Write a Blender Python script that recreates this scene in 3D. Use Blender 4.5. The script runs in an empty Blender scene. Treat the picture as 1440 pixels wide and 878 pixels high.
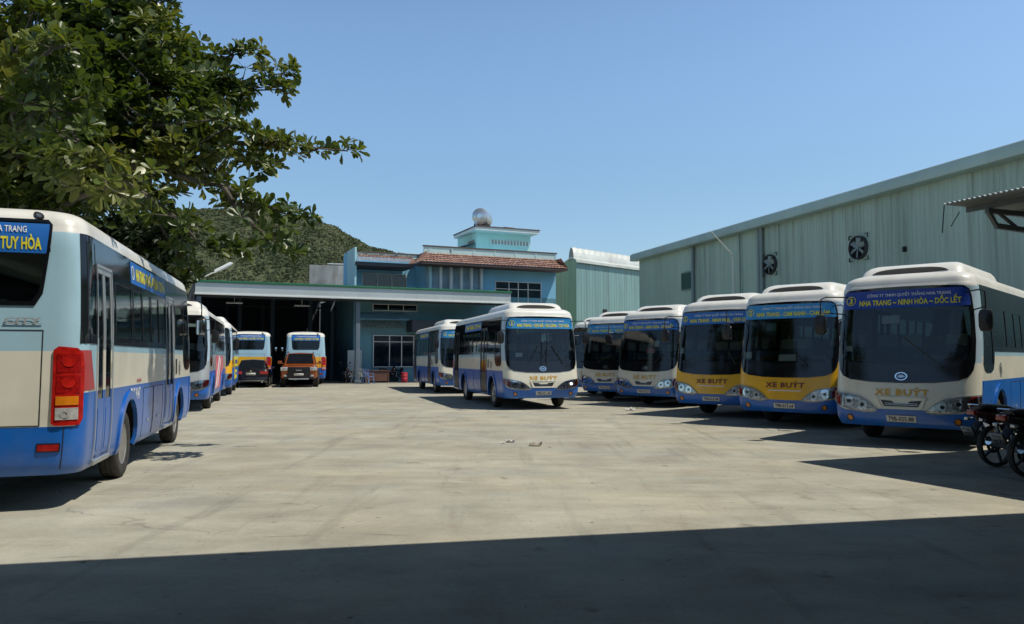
import bpy, bmesh, math, random
import numpy as np
from mathutils import Vector, Matrix
from mathutils.geometry import tessellate_polygon

R = math.radians
PI = math.pi
random.seed(7)
NR = np.random.RandomState(11)
scene = bpy.context.scene
COL = scene.collection

# ------------------------------------------------------------------ camera, sky, sun, exposure
cam_d = bpy.data.cameras.new('camera')
cam = bpy.data.objects.new('camera', cam_d)
COL.objects.link(cam)
cam.location = (0, 0, 1.5)
cam.rotation_euler = (R(90 + 3.38), 0, 0)
cam_d.sensor_width = 36
cam_d.lens = 27.5
cam_d.clip_start = 0.05
cam_d.clip_end = 6000
scene.camera = cam

SUNV = Vector((0.54, -0.13, 1.0)).normalized()       # towards the sun
sun_el = math.asin(SUNV.z)
world = bpy.data.worlds.new('World')
scene.world = world
world.use_nodes = True
wn = world.node_tree.nodes
wl = world.node_tree.links
wn.clear()
sky = wn.new('ShaderNodeTexSky')
sky.sky_type = 'NISHITA'
sky.sun_disc = False
sky.sun_elevation = sun_el
sky.sun_rotation = math.atan2(SUNV.x, SUNV.y)
sky.air_density = 1.0
sky.dust_density = 1.2
sky.ozone_density = 2.2
bg = wn.new('ShaderNodeBackground')
bg.inputs['Strength'].default_value = 0.085
out = wn.new('ShaderNodeOutputWorld')
# sky gain by height: low band brightened, overhead dimmed to deepen the shade
tcw = wn.new('ShaderNodeTexCoord'); sep = wn.new('ShaderNodeSeparateXYZ'); wl.new(tcw.outputs['Generated'], sep.inputs[0])
mrw = wn.new('ShaderNodeFloatCurve')
cu_ = mrw.mapping.curves[0]
cu_.points[0].location = (0, .70); cu_.points[1].location = (1, .12)
for q_ in ((.15, .70), (.40, .83), (.62, .30)): cu_.points.new(*q_)
mrw.mapping.update()
wl.new(sep.outputs['Z'], mrw.inputs['Value'])
m25 = wn.new('ShaderNodeMath'); m25.operation = 'MULTIPLY'; m25.inputs[1].default_value = 2.5; wl.new(mrw.outputs[0], m25.inputs[0])
mw = wn.new('ShaderNodeVectorMath'); mw.operation = 'SCALE'
wl.new(sky.outputs[0], mw.inputs[0]); wl.new(m25.outputs[0], mw.inputs['Scale'])
tw = wn.new('ShaderNodeVectorMath'); tw.operation = 'MULTIPLY'; tw.inputs[1].default_value = (.93, 1.05, 1.07)
wl.new(mw.outputs[0], tw.inputs[0]); wl.new(tw.outputs[0], bg.inputs[0])
wl.new(bg.outputs[0], out.inputs[0])

sd = bpy.data.lights.new('sun', 'SUN')
sd.energy = 4.3
sd.angle = R(0.53)
sd.color = (1.0, 0.94, 0.83)
so = bpy.data.objects.new('sun', sd)
COL.objects.link(so)
so.location = (30, -10, 60)
so.rotation_euler = SUNV.to_track_quat('Z', 'Y').to_euler()

scene.view_settings.view_transform = 'Standard'
scene.view_settings.look = 'None'
scene.view_settings.exposure = -0.1
scene.view_settings.gamma = 1.0
scene.view_settings.use_curve_mapping = False
scene.render.engine = 'CYCLES'
scene.cycles.max_bounces = 8
scene.cycles.transparent_max_bounces = 16
scene.cycles.caustics_reflective = False
scene.cycles.caustics_refractive = False

# ------------------------------------------------------------------ materials
def new_mat(name):
    m = bpy.data.materials.new(name)
    m.use_nodes = True
    n = m.node_tree.nodes
    l = m.node_tree.links
    return m, n, l, n['Principled BSDF']

def srgb(r, g, b):
    f = lambda c: (c / 255 / 12.92) if c / 255 <= 0.04045 else ((c / 255 + 0.055) / 1.055) ** 2.4
    return (f(r), f(g), f(b), 1)

def mat(name, col, rough=0.5, metal=0.0, var=0.12, scale=3.0, bump=0.0, bscale=30.0, coat=0.0, dirt=0.0, spec=0.5):
    """plain surface with a little wear: a noise moves its colour and its gloss"""
    m, n, l, p = new_mat(name)
    if len(col) == 3: col = (*col, 1)
    tc = n.new('ShaderNodeTexCoord')
    no = n.new('ShaderNodeTexNoise'); no.inputs['Scale'].default_value = scale; no.inputs['Detail'].default_value = 6
    l.new(tc.outputs['Object'], no.inputs['Vector'])
    ramp = n.new('ShaderNodeMapRange')
    ramp.inputs['From Min'].default_value = 0.3; ramp.inputs['From Max'].default_value = 0.7
    ramp.inputs['To Min'].default_value = 1 - var; ramp.inputs['To Max'].default_value = 1 + var
    l.new(no.outputs['Fac'], ramp.inputs['Value'])
    mul = n.new('ShaderNodeVectorMath'); mul.operation = 'SCALE'
    mul.inputs[0].default_value = col[:3]
    l.new(ramp.outputs[0], mul.inputs['Scale'])
    src = mul.outputs[0]
    if dirt > 0:
        n2 = n.new('ShaderNodeTexNoise'); n2.inputs['Scale'].default_value = scale * 1.7; n2.inputs['Detail'].default_value = 8
        mp = n.new('ShaderNodeMapping'); mp.inputs['Scale'].default_value = (1, 1, 0.25)
        l.new(tc.outputs['Object'], mp.inputs[0]); l.new(mp.outputs[0], n2.inputs['Vector'])
        r2 = n.new('ShaderNodeMapRange'); r2.inputs['From Min'].default_value = 0.48; r2.inputs['From Max'].default_value = 0.75
        r2.inputs['To Max'].default_value = dirt
        l.new(n2.outputs['Fac'], r2.inputs['Value'])
        mx = n.new('ShaderNodeMix'); mx.data_type = 'RGBA'
        mx.inputs[7].default_value = (0.16, 0.14, 0.11, 1)
        l.new(r2.outputs[0], mx.inputs[0]); l.new(src, mx.inputs[6])
        src = mx.outputs[2]
    l.new(src, p.inputs['Base Color'])
    rr = n.new('ShaderNodeMapRange'); rr.inputs['To Min'].default_value = max(0.02, rough - 0.08); rr.inputs['To Max'].default_value = min(1, rough + 0.1)
    l.new(no.outputs['Fac'], rr.inputs['Value'])
    l.new(rr.outputs[0], p.inputs['Roughness'])
    p.inputs['Metallic'].default_value = metal
    p.inputs['Coat Weight'].default_value = coat
    p.inputs['Coat Roughness'].default_value = 0.06
    p.inputs['Specular IOR Level'].default_value = spec
    if bump > 0:
        nb = n.new('ShaderNodeTexNoise'); nb.inputs['Scale'].default_value = bscale; nb.inputs['Detail'].default_value = 5
        l.new(tc.outputs['Object'], nb.inputs['Vector'])
        b = n.new('ShaderNodeBump'); b.inputs['Strength'].default_value = bump; b.inputs['Distance'].default_value = 0.02
        l.new(nb.outputs['Fac'], b.inputs['Height']); l.new(b.outputs[0], p.inputs['Normal'])
    return m

def add_dust(m, z0, z1, amount):
    """road dust thrown up on the lowest panels, patchy"""
    n = m.node_tree.nodes; l = m.node_tree.links; p = n['Principled BSDF']
    src = p.inputs['Base Color'].links[0].from_socket
    tc = n.new('ShaderNodeTexCoord'); sp = n.new('ShaderNodeSeparateXYZ'); l.new(tc.outputs['Object'], sp.inputs[0])
    a = n.new('ShaderNodeMapRange'); a.inputs[1].default_value = z0; a.inputs[2].default_value = z1; a.inputs[3].default_value = amount; a.inputs[4].default_value = 0; l.new(sp.outputs['Z'], a.inputs[0])
    no = n.new('ShaderNodeTexNoise'); no.inputs['Scale'].default_value = 5; no.inputs['Detail'].default_value = 9; no.inputs['Roughness'].default_value = .7
    l.new(tc.outputs['Object'], no.inputs['Vector'])
    b = n.new('ShaderNodeMapRange'); b.inputs[1].default_value = .35; b.inputs[2].default_value = .68; l.new(no.outputs['Fac'], b.inputs[0])
    k = n.new('ShaderNodeMath'); k.operation = 'MULTIPLY'; l.new(a.outputs[0], k.inputs[0]); l.new(b.outputs[0], k.inputs[1])
    mx = n.new('ShaderNodeMix'); mx.data_type = 'RGBA'; mx.inputs[7].default_value = (.26, .235, .19, 1)
    l.new(k.outputs[0], mx.inputs[0]); l.new(src, mx.inputs[6]); l.new(mx.outputs[2], p.inputs['Base Color'])

def glass_mat(name, tint, gloss=0.06):
    m, n, l, p = new_mat(name)
    n.remove(p)
    o = n['Material Output']
    tr = n.new('ShaderNodeBsdfTransparent'); tr.inputs[0].default_value = (*tint, 1)
    gl = n.new('ShaderNodeBsdfGlossy'); gl.inputs['Roughness'].default_value = gloss
    gl.inputs['Color'].default_value = (1, 1, 1, 1)
    tc = n.new('ShaderNodeTexCoord')
    no = n.new('ShaderNodeTexNoise'); no.inputs['Scale'].default_value = 1.3
    b = n.new('ShaderNodeBump'); b.inputs['Strength'].default_value = 0.05; b.inputs['Distance'].default_value = 0.1
    l.new(tc.outputs['Object'], no.inputs['Vector']); l.new(no.outputs['Fac'], b.inputs['Height']); l.new(b.outputs[0], gl.inputs['Normal'])
    fr = n.new('ShaderNodeFresnel'); fr.inputs[0].default_value = 1.5
    mx = n.new('ShaderNodeMixShader')
    l.new(fr.outputs[0], mx.inputs[0]); l.new(tr.outputs[0], mx.inputs[1]); l.new(gl.outputs[0], mx.inputs[2])
    l.new(mx.outputs[0], o.inputs['Surface'])
    return m

M = {}
M['blue'] = mat('bus_blue_paint', (0.004, 0.125, 0.50), 0.30, 0, 0.08, 2, coat=0.2, dirt=0.07)
add_dust(M['blue'], .36, .85, .22)
M['cream'] = mat('bus_cream_paint', (0.77, 0.74, 0.61), 0.3, 0, 0.04, 2, coat=0.3, dirt=0.10)
M['white'] = mat('bus_white_paint', (0.72, 0.72, 0.68), 0.3, 0, 0.04, 2, coat=0.3, dirt=0.12)
M['roofw'] = mat('bus_roof_paint', (0.78, 0.77, 0.71), 0.35, 0, 0.05, 2, coat=0.2, dirt=0.18)
M['lblue'] = mat('bus_light_blue_paint', (0.38, 0.59, 0.69), 0.3, 0, 0.05, 2, coat=0.3, dirt=0.08)
M['pillar'] = mat('bus_pillar_paint', (0.42, 0.55, 0.66), 0.3, 0, 0.05, 2, coat=0.3)
M['yellow'] = mat('bus_yellow_paint', (0.84, 0.44, 0.004), 0.3, 0, 0.06, 2, coat=0.3, dirt=0.12)
M['silver'] = mat('bus_silver_paint', (0.45, 0.47, 0.47), 0.35, 0.3, 0.06, 2, coat=0.3)
M['black'] = mat('black_glazing_frit', (0.008, 0.009, 0.011), 0.07, 0, 0.1, 2, spec=0.55)
M['blackp'] = mat('black_plastic', (0.012, 0.012, 0.013), 0.38, 0, 0.15, 8)
M['rubber'] = mat('tyre_rubber', (0.025, 0.024, 0.022), 0.8, 0, 0.25, 10, bump=0.15, bscale=60)
M['rim'] = mat('wheel_rim_steel', (0.42, 0.41, 0.38), 0.42, 0.7, 0.15, 8, dirt=0.3)
M['chrome'] = mat('chrome', (0.75, 0.76, 0.78), 0.12, 1.0, 0.04, 5)
M['alu'] = mat('aluminium_frame', (0.52, 0.56, 0.58), 0.35, 0.6, 0.06, 5)
add_dust(M['rubber'], -1, 1.2, .25)
M['under'] = mat('underbody', (0.015, 0.015, 0.016), 0.8, 0, 0.2, 6)
M['seat'] = mat('seat_cloth', (0.10, 0.14, 0.20), 0.8, 0, 0.2, 6)
M['seatback'] = mat('seat_head_cover', (0.45, 0.47, 0.42), 0.7, 0, 0.1, 6)
M['inner'] = mat('bus_interior_lining', (0.30, 0.31, 0.30), 0.7, 0, 0.1, 3)
M['glass'] = glass_mat('windscreen_glass', (0.58, 0.66, 0.64))
M['tint'] = glass_mat('tinted_window_glass', (0.27, 0.32, 0.32))
M['lens'] = glass_mat('lamp_lens', (0.92, 0.93, 0.93), 0.03)
M['bulb'] = mat('lamp_reflector', (0.68, 0.70, 0.72), 0.16, 0.9, 0.05, 12)
M['lampbed'] = mat('lamp_housing', (0.46, 0.47, 0.48), 0.2, 0.75, 0.45, 30)
M['dglass'] = mat('projector_lens', (0.05, 0.055, 0.06), 0.05, 0.0, 0.1, 20, coat=1.0)
M['amber'] = mat('amber_lens', (0.65, 0.20, 0.01), 0.15, 0, 0.1, 20, coat=0.6)
M['red'] = mat('red_lens', (0.42, 0.012, 0.008), 0.14, 0, 0.25, 14, coat=0.8)
M['redd'] = mat('deep_red_lens', (0.30, 0.006, 0.006), 0.2, 0, 0.35, 40, coat=0.8)
M['darkred'] = mat('red_paint', (0.40, 0.06, 0.06), 0.4, 0, 0.1, 5)
M['clearl'] = mat('clear_lens', (0.60, 0.60, 0.58), 0.15, 0.3, 0.2, 30, coat=0.8)
M['sign'] = mat('route_sign_blue', (0.012, 0.145, 0.50), 0.45, 0, 0.05, 5)
M['signd'] = mat('route_sign_deep_blue', (0.010, 0.055, 0.36), 0.45, 0, 0.05, 5)
M['signl'] = mat('route_sign_pale_blue', (0.03, 0.28, 0.62), 0.45, 0, 0.05, 5)
M['ylet'] = mat('yellow_lettering', (0.82, 0.74, 0.03), 0.5, 0, 0.03, 5)
M['wlet'] = mat('white_lettering', (0.78, 0.80, 0.80), 0.5, 0, 0.03, 5)
M['olet'] = mat('orange_lettering', (0.66, 0.38, 0.03), 0.45, 0, 0.05, 5)
M['mlet'] = mat('maroon_lettering', (0.16, 0.03, 0.02), 0.5, 0, 0.05, 5)
M['klet'] = mat('black_lettering', (0.02, 0.02, 0.02), 0.5, 0, 0.05, 5)
M['plate'] = mat('number_plate_white', (0.62, 0.62, 0.58), 0.45, 0, 0.06, 20)
M['paper'] = mat('paper_sheet', (0.60, 0.60, 0.58), 0.7, 0, 0.05, 9)
M['pink'] = mat('advert_pink', (0.62, 0.16, 0.18), 0.45, 0, 0.5, 1.6)
M['advy'] = mat('advert_yellow', (0.80, 0.66, 0.04), 0.45, 0, 0.06, 3)

M['glint'] = mat('headlamp_sun_glint', (0.8, 0.8, 0.8), 0.2)  # glow standing in for the sun's glint on one headlamp
M['glint'].node_tree.nodes['Principled BSDF'].inputs['Emission Color'].default_value = (1, .97, .9, 1)
M['glint'].node_tree.nodes['Principled BSDF'].inputs['Emission Strength'].default_value = 5

# ------------------------------------------------------------------ helpers
def tag(o, label=None, cat=None, group=None, kind=None):
    if label: o['label'] = label
    if cat: o['category'] = cat
    if group: o['group'] = group
    if kind: o['kind'] = kind
    return o

def empty(name, loc=(0, 0, 0), rz=0.0, parent=None):
    o = bpy.data.objects.new(name, None)
    o.empty_display_size = 0.3
    COL.objects.link(o)
    o.location = loc
    o.rotation_euler = (0, 0, rz)
    if parent: o.parent = parent
    return o

def link(name, me, parent=None):
    o = bpy.data.objects.new(name, me)
    COL.objects.link(o)
    if parent: o.parent = parent
    return o

def copy_tree(o, parent=None):
    c = o.copy()
    COL.objects.link(c)
    if parent: c.parent = parent
    for ch in o.children:
        copy_tree(ch, c)
    return c

class MB:
    """collects solids and sheets, then links them as one mesh object"""
    def __init__(s):
        s.bm = bmesh.new()
    def face(s, vs, mi=0):
        try:
            f = s.bm.faces.new(vs); f.material_index = mi
            return f
        except ValueError:
            return None
    def quadstrip(s, a, b, mi=0, close=False):
        n = len(a)
        for i in range(n if close else n - 1):
            j = (i + 1) % n
            s.face((a[i], a[j], b[j], b[i]), mi)
    def box(s, c, size, rz=0.0, mi=0, bev=0.0, T=None, top=None):
        cx, cy, cz = c
        hx, hy, hz = size[0] / 2, size[1] / 2, size[2] / 2
        tx, ty = top if top else (1, 1)
        m = Matrix.Translation((cx, cy, cz)) @ Matrix.Rotation(rz, 4, 'Z')
        if T is not None: m = T @ m
        vs = []
        for z in (-1, 1):
            for x, y in ((-1, -1), (1, -1), (1, 1), (-1, 1)):
                kx, ky = (tx, ty) if z > 0 else (1, 1)
                vs.append(s.bm.verts.new(m @ Vector((x * hx * kx, y * hy * ky, z * hz))))
        fs = [(0, 3, 2, 1), (4, 5, 6, 7), (0, 1, 5, 4), (1, 2, 6, 5), (2, 3, 7, 6), (3, 0, 4, 7)]
        new = [s.face([vs[i] for i in f], mi) for f in fs]
        if bev > 0:
            es = list({e for f in new for e in f.edges})
            bmesh.ops.bevel(s.bm, geom=es, offset=bev, segments=2, profile=0.6, affect='EDGES', material=-1)
        return s
    def bar(s, p0, p1, w, h, mi=0, bev=0.0):
        p0, p1 = Vector(p0), Vector(p1)
        d = p1 - p0
        q = d.to_track_quat('X', 'Z').to_matrix().to_4x4()
        T = Matrix.Translation((p0 + p1) / 2) @ q
        return s.box((0, 0, 0), (d.length, w, h), mi=mi, bev=bev, T=T)
    def cyl(s, p0, p1, r0, r1=None, n=12, mi=0, caps=True):
        r1 = r0 if r1 is None else r1
        p0, p1 = Vector(p0), Vector(p1)
        q = (p1 - p0).to_track_quat('Z', 'Y').to_matrix()
        a = [s.bm.verts.new(p0 + q @ Vector((r0 * math.cos(2 * PI * i / n), r0 * math.sin(2 * PI * i / n), 0))) for i in range(n)]
        b = [s.bm.verts.new(p1 + q @ Vector((r1 * math.cos(2 * PI * i / n), r1 * math.sin(2 * PI * i / n), 0))) for i in range(n)]
        s.quadstrip(a, b, mi, True)
        if caps:
            s.face(a[::-1], mi); s.face(b, mi)
        return s
    def tube(s, pts, r, n=8, mi=0):
        rs = r if isinstance(r, (list, tuple)) else [r] * len(pts)
        pts = [Vector(p) for p in pts]
        prev = None
        for i, p in enumerate(pts):
            t = (pts[min(i + 1, len(pts) - 1)] - pts[max(i - 1, 0)]).normalized()
            q = t.to_track_quat('Z', 'Y').to_matrix()
            ring = [s.bm.verts.new(p + q @ Vector((rs[i] * math.cos(2 * PI * k / n), rs[i] * math.sin(2 * PI * k / n), 0))) for k in range(n)]
            if prev:
                # pick the least twisted join
                best = min(range(n), key=lambda o: sum((prev[k].co - ring[(k + o) % n].co).length for k in range(0, n, 2)))
                ring = ring[best:] + ring[:best]
                s.quadstrip(prev, ring, mi, True)
            else:
                s.face(ring[::-1], mi)
            prev = ring
        s.face(prev, mi)
        return s
    def lathe(s, prof, o, axis='X', n=24, mi=0, close=False, T=None):
        """prof: (radius, height along axis) pairs; close joins the last ring back to the first"""
        o = Vector(o)
        rings = []
        for r, h in prof:
            ring = []
            for i in range(n):
                a = 2 * PI * i / n
                c, d = r * math.cos(a), r * math.sin(a)
                v = {'X': (h, c, d), 'Y': (d, h, c), 'Z': (c, d, h)}[axis] if isinstance(axis, str) else (axis @ Vector((c, d, h)))
                q = o + Vector(v)
                ring.append(s.bm.verts.new(T @ q if T is not None else q))
            rings.append(ring)
        for a, b in zip(rings, rings[1:]):
            s.quadstrip(a, b, mi, True)
        if close: s.quadstrip(rings[-1], rings[0], mi, True)
        else:
            if prof[0][0] > 1e-4: s.face(rings[0][::-1], mi)
            if prof[-1][0] > 1e-4: s.face(rings[-1], mi)
        return s
    def prism(s, pts, f0, f1, mi=0, cap=True):
        """pts: 2D outline; f0 and f1 turn an outline point into the two end points"""
        a = [s.bm.verts.new(Vector(f0(*p))) for p in pts]
        b = [s.bm.verts.new(Vector(f1(*p))) for p in pts]
        s.quadstrip(a, b, mi, True)
        if cap:
            s.face(a[::-1], mi); s.face(b, mi)
        return s
    def mesh(s, name, mats, angle=38, smooth=True, recalc=True):
        if recalc: bmesh.ops.recalc_face_normals(s.bm, faces=s.bm.faces[:])
        lim = R(angle)
        for e in s.bm.edges:
            if len(e.link_faces) == 2:
                e.smooth = e.calc_face_angle(0) < lim
        for f in s.bm.faces: f.smooth = smooth
        me = bpy.data.meshes.new(name)
        s.bm.to_mesh(me); s.bm.free()
        for m in mats: me.materials.append(M[m] if isinstance(m, str) else m)
        return me
    def build(s, name, mats, parent=None, angle=38, smooth=True, recalc=True):
        return link(name, s.mesh(name, mats, angle, smooth, recalc), parent)

_text_cache = {}
def text2d(body, size=1.0, bold=0.0, sx=1.0, spacing=1.0):
    """lettering as flat 2D triangles, centred on its own box"""
    key = (body, size, bold, sx, spacing)
    if key in _text_cache: return _text_cache[key]
    cu = bpy.data.curves.new('lettering', 'FONT')
    cu.body = body; cu.size = 1.0; cu.offset = bold; cu.resolution_u = 2; cu.space_character = spacing
    o = bpy.data.objects.new('lettering', cu)
    COL.objects.link(o)
    bpy.context.view_layer.update()
    me = bpy.data.meshes.new_from_object(o.evaluated_get(bpy.context.evaluated_depsgraph_get()))
    vs = [(v.co.x, v.co.y) for v in me.vertices]
    fs = [tuple(p.vertices) for p in me.polygons]
    bpy.data.objects.remove(o); bpy.data.curves.remove(cu); bpy.data.meshes.remove(me)
    if not vs: return [], []
    x0, x1 = min(v[0] for v in vs), max(v[0] for v in vs)
    cap = 0.72
    vs = [((x - (x0 + x1) / 2) * size / cap * sx, (y - cap / 2) * size / cap) for x, y in vs]
    _text_cache[key] = (vs, fs)
    return vs, fs

def text_width(body, size, bold=0.0, sx=1.0, spacing=1.0):
    vs, _ = text2d(body, size, bold, sx, spacing)
    return max(v[0] for v in vs) - min(v[0] for v in vs)
# ------------------------------------------------------------------ the bus
L = 8.3                       # length; local front faces -Y, x>0 is the driver's side
HW = 1.15
RF, RR, BUL = 0.27, 0.24, 0.07
AX1, AX2 = 1.70, 6.0          # axles, measured from the front
_zt = np.array([.34, .40, .50, .62, .80, 1.0, 1.2, 1.45, 1.8, 2.2, 2.5, 2.62, 2.72, 2.80])
_wt = np.array([1.09, 1.12, 1.135, 1.145, 1.15, 1.15, 1.15, 1.145, 1.14, 1.12, 1.10, 1.09, 1.08, 1.06])
_ft = np.array([.10, .04, .01, .0, .015, .05, .09, .13, .185, .25, .30, .31, .30, .34])
_rt = np.array([.08, .03, .01, .0, .0, .0, .01, .03, .06, .10, .13, .14, .16, .19])
def level(z):
    w = np.interp(z, _zt, _wt); f = np.interp(z, _zt, _ft); r = L - np.interp(z, _zt, _rt)
    if z > 2.80:
        t = min(1.0, (z - 2.80) / 0.19)
        k = 1 - math.sqrt(max(0.0, 1 - t * t))
        w -= .34 * k; f += .34 * k; r -= .34 * k
    return w, f, r
S1 = 0.88; S2 = S1 + 0.42
Y0REF = 0.09 + BUL * 0.42 + RF
Y1REF = L - 0.05 - RR
S3 = S2 + (Y1REF - Y0REF); S4 = S3 + 0.36; SH = S4 + 0.91
def P0(s, z):
    s = (s + SH) % (2 * SH) - SH
    sg = 1.0
    if s < 0: sg, s = -1.0, -s
    w, f, r = level(z)
    xa = w - RF
    yb = f + BUL * (xa / HW) ** 2
    if s <= S1:
        x = s / S1 * xa; y = f + BUL * (x / HW) ** 2
    elif s <= S2:
        a = (s - S1) / (S2 - S1) * PI / 2
        x = xa + RF * math.sin(a); y = yb + RF * (1 - math.cos(a))
    elif s <= S3:
        yr = Y0REF + (s - S2)
        k = min(1.0, (yr - Y0REF) / 0.9); k = k * k * (3 - 2 * k)
        k2 = min(1.0, (Y1REF - yr) / 0.6); k2 = k2 * k2 * (3 - 2 * k2)
        x = w; y = yr + (yb + RF - Y0REF) * (1 - k) + (r - RR - Y1REF) * (1 - k2)
    elif s <= S4:
        a = (s - S3) / (S4 - S3) * PI / 2
        x = w - RR + RR * math.cos(a); y = r - RR + RR * math.sin(a)
    else:
        u = (s - S4) / (SH - S4)
        x = (w - RR) * (1 - u); y = r + .03 * math.sin(u * PI / 2)
    return Vector((sg * x, y - L / 2, z))
def P(s, z, off=0.0):
    p = P0(s, z)
    if off:
        e = .01
        n = (P0(s + e, z) - P0(s - e, z)).cross(P0(s, z + e) - P0(s, z - e)).normalized()
        p = p + n * off
    return p
def sx_(y): return S2 + (y - Y0REF)           # driver's side, from distance behind the front
def sd_(y): return -(S2 + (y - Y0REF))        # door side

class Skin(MB):
    """pieces given as outlines (s along the body's girth, z up) and wrapped onto the body"""
    def wrap(s, tris, off, thick, mi, ds=.09, dz=.12, rim=True):
        b = bmesh.new()
        cache = {}
        def V(p):
            k = (round(p[0], 5), round(p[1], 5))
            if k not in cache: cache[k] = b.verts.new((k[0], k[1], 0))
            return cache[k]
        for t in tris:
            vs = [V(p) for p in t]
            if len(set(vs)) < 3: continue
            try: b.faces.new(vs)
            except ValueError: pass
        xs = [v.co.x for v in b.verts]; zs = [v.co.y for v in b.verts]
        if not xs: return
        x = math.floor(min(xs) / ds) * ds + ds
        while x < max(xs):
            bmesh.ops.bisect_plane(b, geom=b.verts[:] + b.edges[:] + b.faces[:], plane_co=(x, 0, 0), plane_no=(1, 0, 0), dist=1e-4)
            x += ds
        z = math.floor(min(zs) / dz) * dz + dz
        while z < max(zs):
            bmesh.ops.bisect_plane(b, geom=b.verts[:] + b.edges[:] + b.faces[:], plane_co=(0, z, 0), plane_no=(0, 1, 0), dist=1e-4)
            z += dz
        b.verts.index_update()
        m = {v: s.bm.verts.new(P(v.co.x, v.co.y, off)) for v in b.verts}
        for f in b.faces:
            s.face([m[v] for v in f.verts], mi)
        if rim and thick > 0:
            lo = {}
            for e in b.edges:
                if len(e.link_faces) == 1:
                    a, c = e.verts
                    for v in (a, c):
                        if v not in lo: lo[v] = s.bm.verts.new(P(v.co.x, v.co.y, off - thick))
                    f = e.link_faces[0]
                    vs = list(f.verts); i = vs.index(a)
                    if vs[(i + 1) % len(vs)] is c: a, c = c, a
                    s.face((m[a], m[c], lo[c], lo[a]), mi)
        b.free()
    def poly(s, pts, off=.006, thick=.012, mi=0, **k):
        tess = tessellate_polygon([[Vector((x, y, 0)) for x, y in pts]])
        s.wrap([[pts[i] for i in t] for t in tess], off, thick, mi, **k)
        return s
    def rect(s, s0, s1, z0, z1, off=.006, thick=.012, mi=0, **k):
        s.wrap([[(s0, z0), (s1, z0), (s1, z1), (s0, z1)]], off, thick, mi, **k)
        return s
    def strip(s, a, b, off=.006, thick=.012, mi=0, close=False, **k):
        n = len(a)
        q = []
        for i in range(n if close else n - 1):
            j = (i + 1) % n
            q.append([a[i], a[j], b[j], b[i]])
        s.wrap(q, off, thick, mi, **k)
        return s
    def disc(s, cs, cz, r, off=.006, thick=.012, mi=0, rz=None, n=20, **k):
        rz = rz or r
        s.poly([(cs + r * math.cos(2 * PI * i / n), cz + rz * math.sin(2 * PI * i / n)) for i in range(n)], off, thick, mi, **k)
        return s
    def ring(s, cs, cz, r0, r1, off=.006, thick=.012, mi=0, ry=1.0, n=24, a0=0, a1=360, **k):
        full = abs(a1 - a0) >= 360
        m = n if full else n + 1
        an = [R(a0 + (a1 - a0) * i / n) for i in range(m)]
        s.strip([(cs + r1 * math.cos(a), cz + r1 * ry * math.sin(a)) for a in an],
                [(cs + r0 * math.cos(a), cz + r0 * ry * math.sin(a)) for a in an], off, thick, mi, full, **k)
        return s
    def text(s, body, cs, cz, size, off=.009, mi=0, bold=.02, sx=1.0, width=None, spacing=1.0):
        vs, fs = text2d(body, size, bold, sx, spacing)
        k = 1.0
        if width: k = width / (max(v[0] for v in vs) - min(v[0] for v in vs))
        s.wrap([[(cs + vs[i][0] * k, cz + vs[i][1]) for i in f] for f in fs], off, .003, mi, ds=.12, dz=.5, rim=False)
        return s

def inside(poly, x, y):
    c = False; n = len(poly); j = n - 1
    for i in range(n):
        xi, yi = poly[i]; xj, yj = poly[j]
        if (yi > y) != (yj > y) and x < (xj - xi) * (y - yi) / (yj - yi) + xi: c = not c
        j = i
    return c
def mirror(h):           # right half outline from bottom centre up to top centre -> closed outline
    return h + [(-x, z) for x, z in reversed(h) if abs(x) > 1e-6]

WS_OUT = mirror([(0, 1.08), (.5, 1.09), (.85, 1.13), (.98, 1.19), (1.065, 1.30), (1.10, 1.46), (1.115, 1.8), (1.11, 2.2), (1.09, 2.52), (1.065, 2.65), (.99, 2.71), (.5, 2.73), (0, 2.735)])
WS_IN = mirror([(0, 1.40), (.5, 1.41), (.85, 1.43), (.95, 1.47), (1.01, 1.55), (1.035, 1.66), (1.05, 1.85), (1.045, 2.2), (1.03, 2.48), (1.0, 2.58), (.92, 2.63), (.5, 2.655), (0, 2.66)])
SB0, SB1 = 1.62, 2.73       # side glazing band
BAND_Y0, BAND_Y1 = .46, 8.17
DIP = [(.42, 1.38), (.66, 1.26), (1.02, 1.26), (1.18, 1.40), (1.24, SB0), (.42, SB0)]   # front quarter light runs lower
DOORS = [(2.42, 3.22), (7.02, 7.72)]
PANES_DOOR = [(.62, 1.28, 1.40, 2.34), (1.42, 2.30, 1.70, 2.36), (3.36, 3.96, 1.70, 2.34), (4.00, 4.58, 1.70, 2.34), (4.66, 5.24, 1.70, 2.34), (5.28, 5.86, 1.70, 2.34), (5.98, 6.88, 1.70, 2.34), (7.82, 8.10, 1.72, 2.66)]
PANES_DRV = [(.62, 1.22, 1.40, 2.34), (1.34, 2.44, 1.70, 2.36), (2.60, 3.24, 1.70, 2.34), (3.28, 3.92, 1.70, 2.34), (4.02, 4.62, 1.70, 2.34), (4.66, 5.26, 1.70, 2.34), (5.36, 5.96, 1.70, 2.34), (6.00, 6.60, 1.70, 2.34), (6.72, 8.05, 1.70, 2.66)]
RW_OUT = [(-.70, 1.98), (.70, 1.98), (.77, 2.10), (.875, 2.80), (.84, 2.845), (-.84, 2.845), (-.875, 2.80), (-.77, 2.10)]   # rear window, around s = SH
RW_IN = [(-.67, 2.02), (.67, 2.02), (.735, 2.12), (.84, 2.79), (.82, 2.815), (-.82, 2.815), (-.84, 2.79), (-.735, 2.12)]

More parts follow.
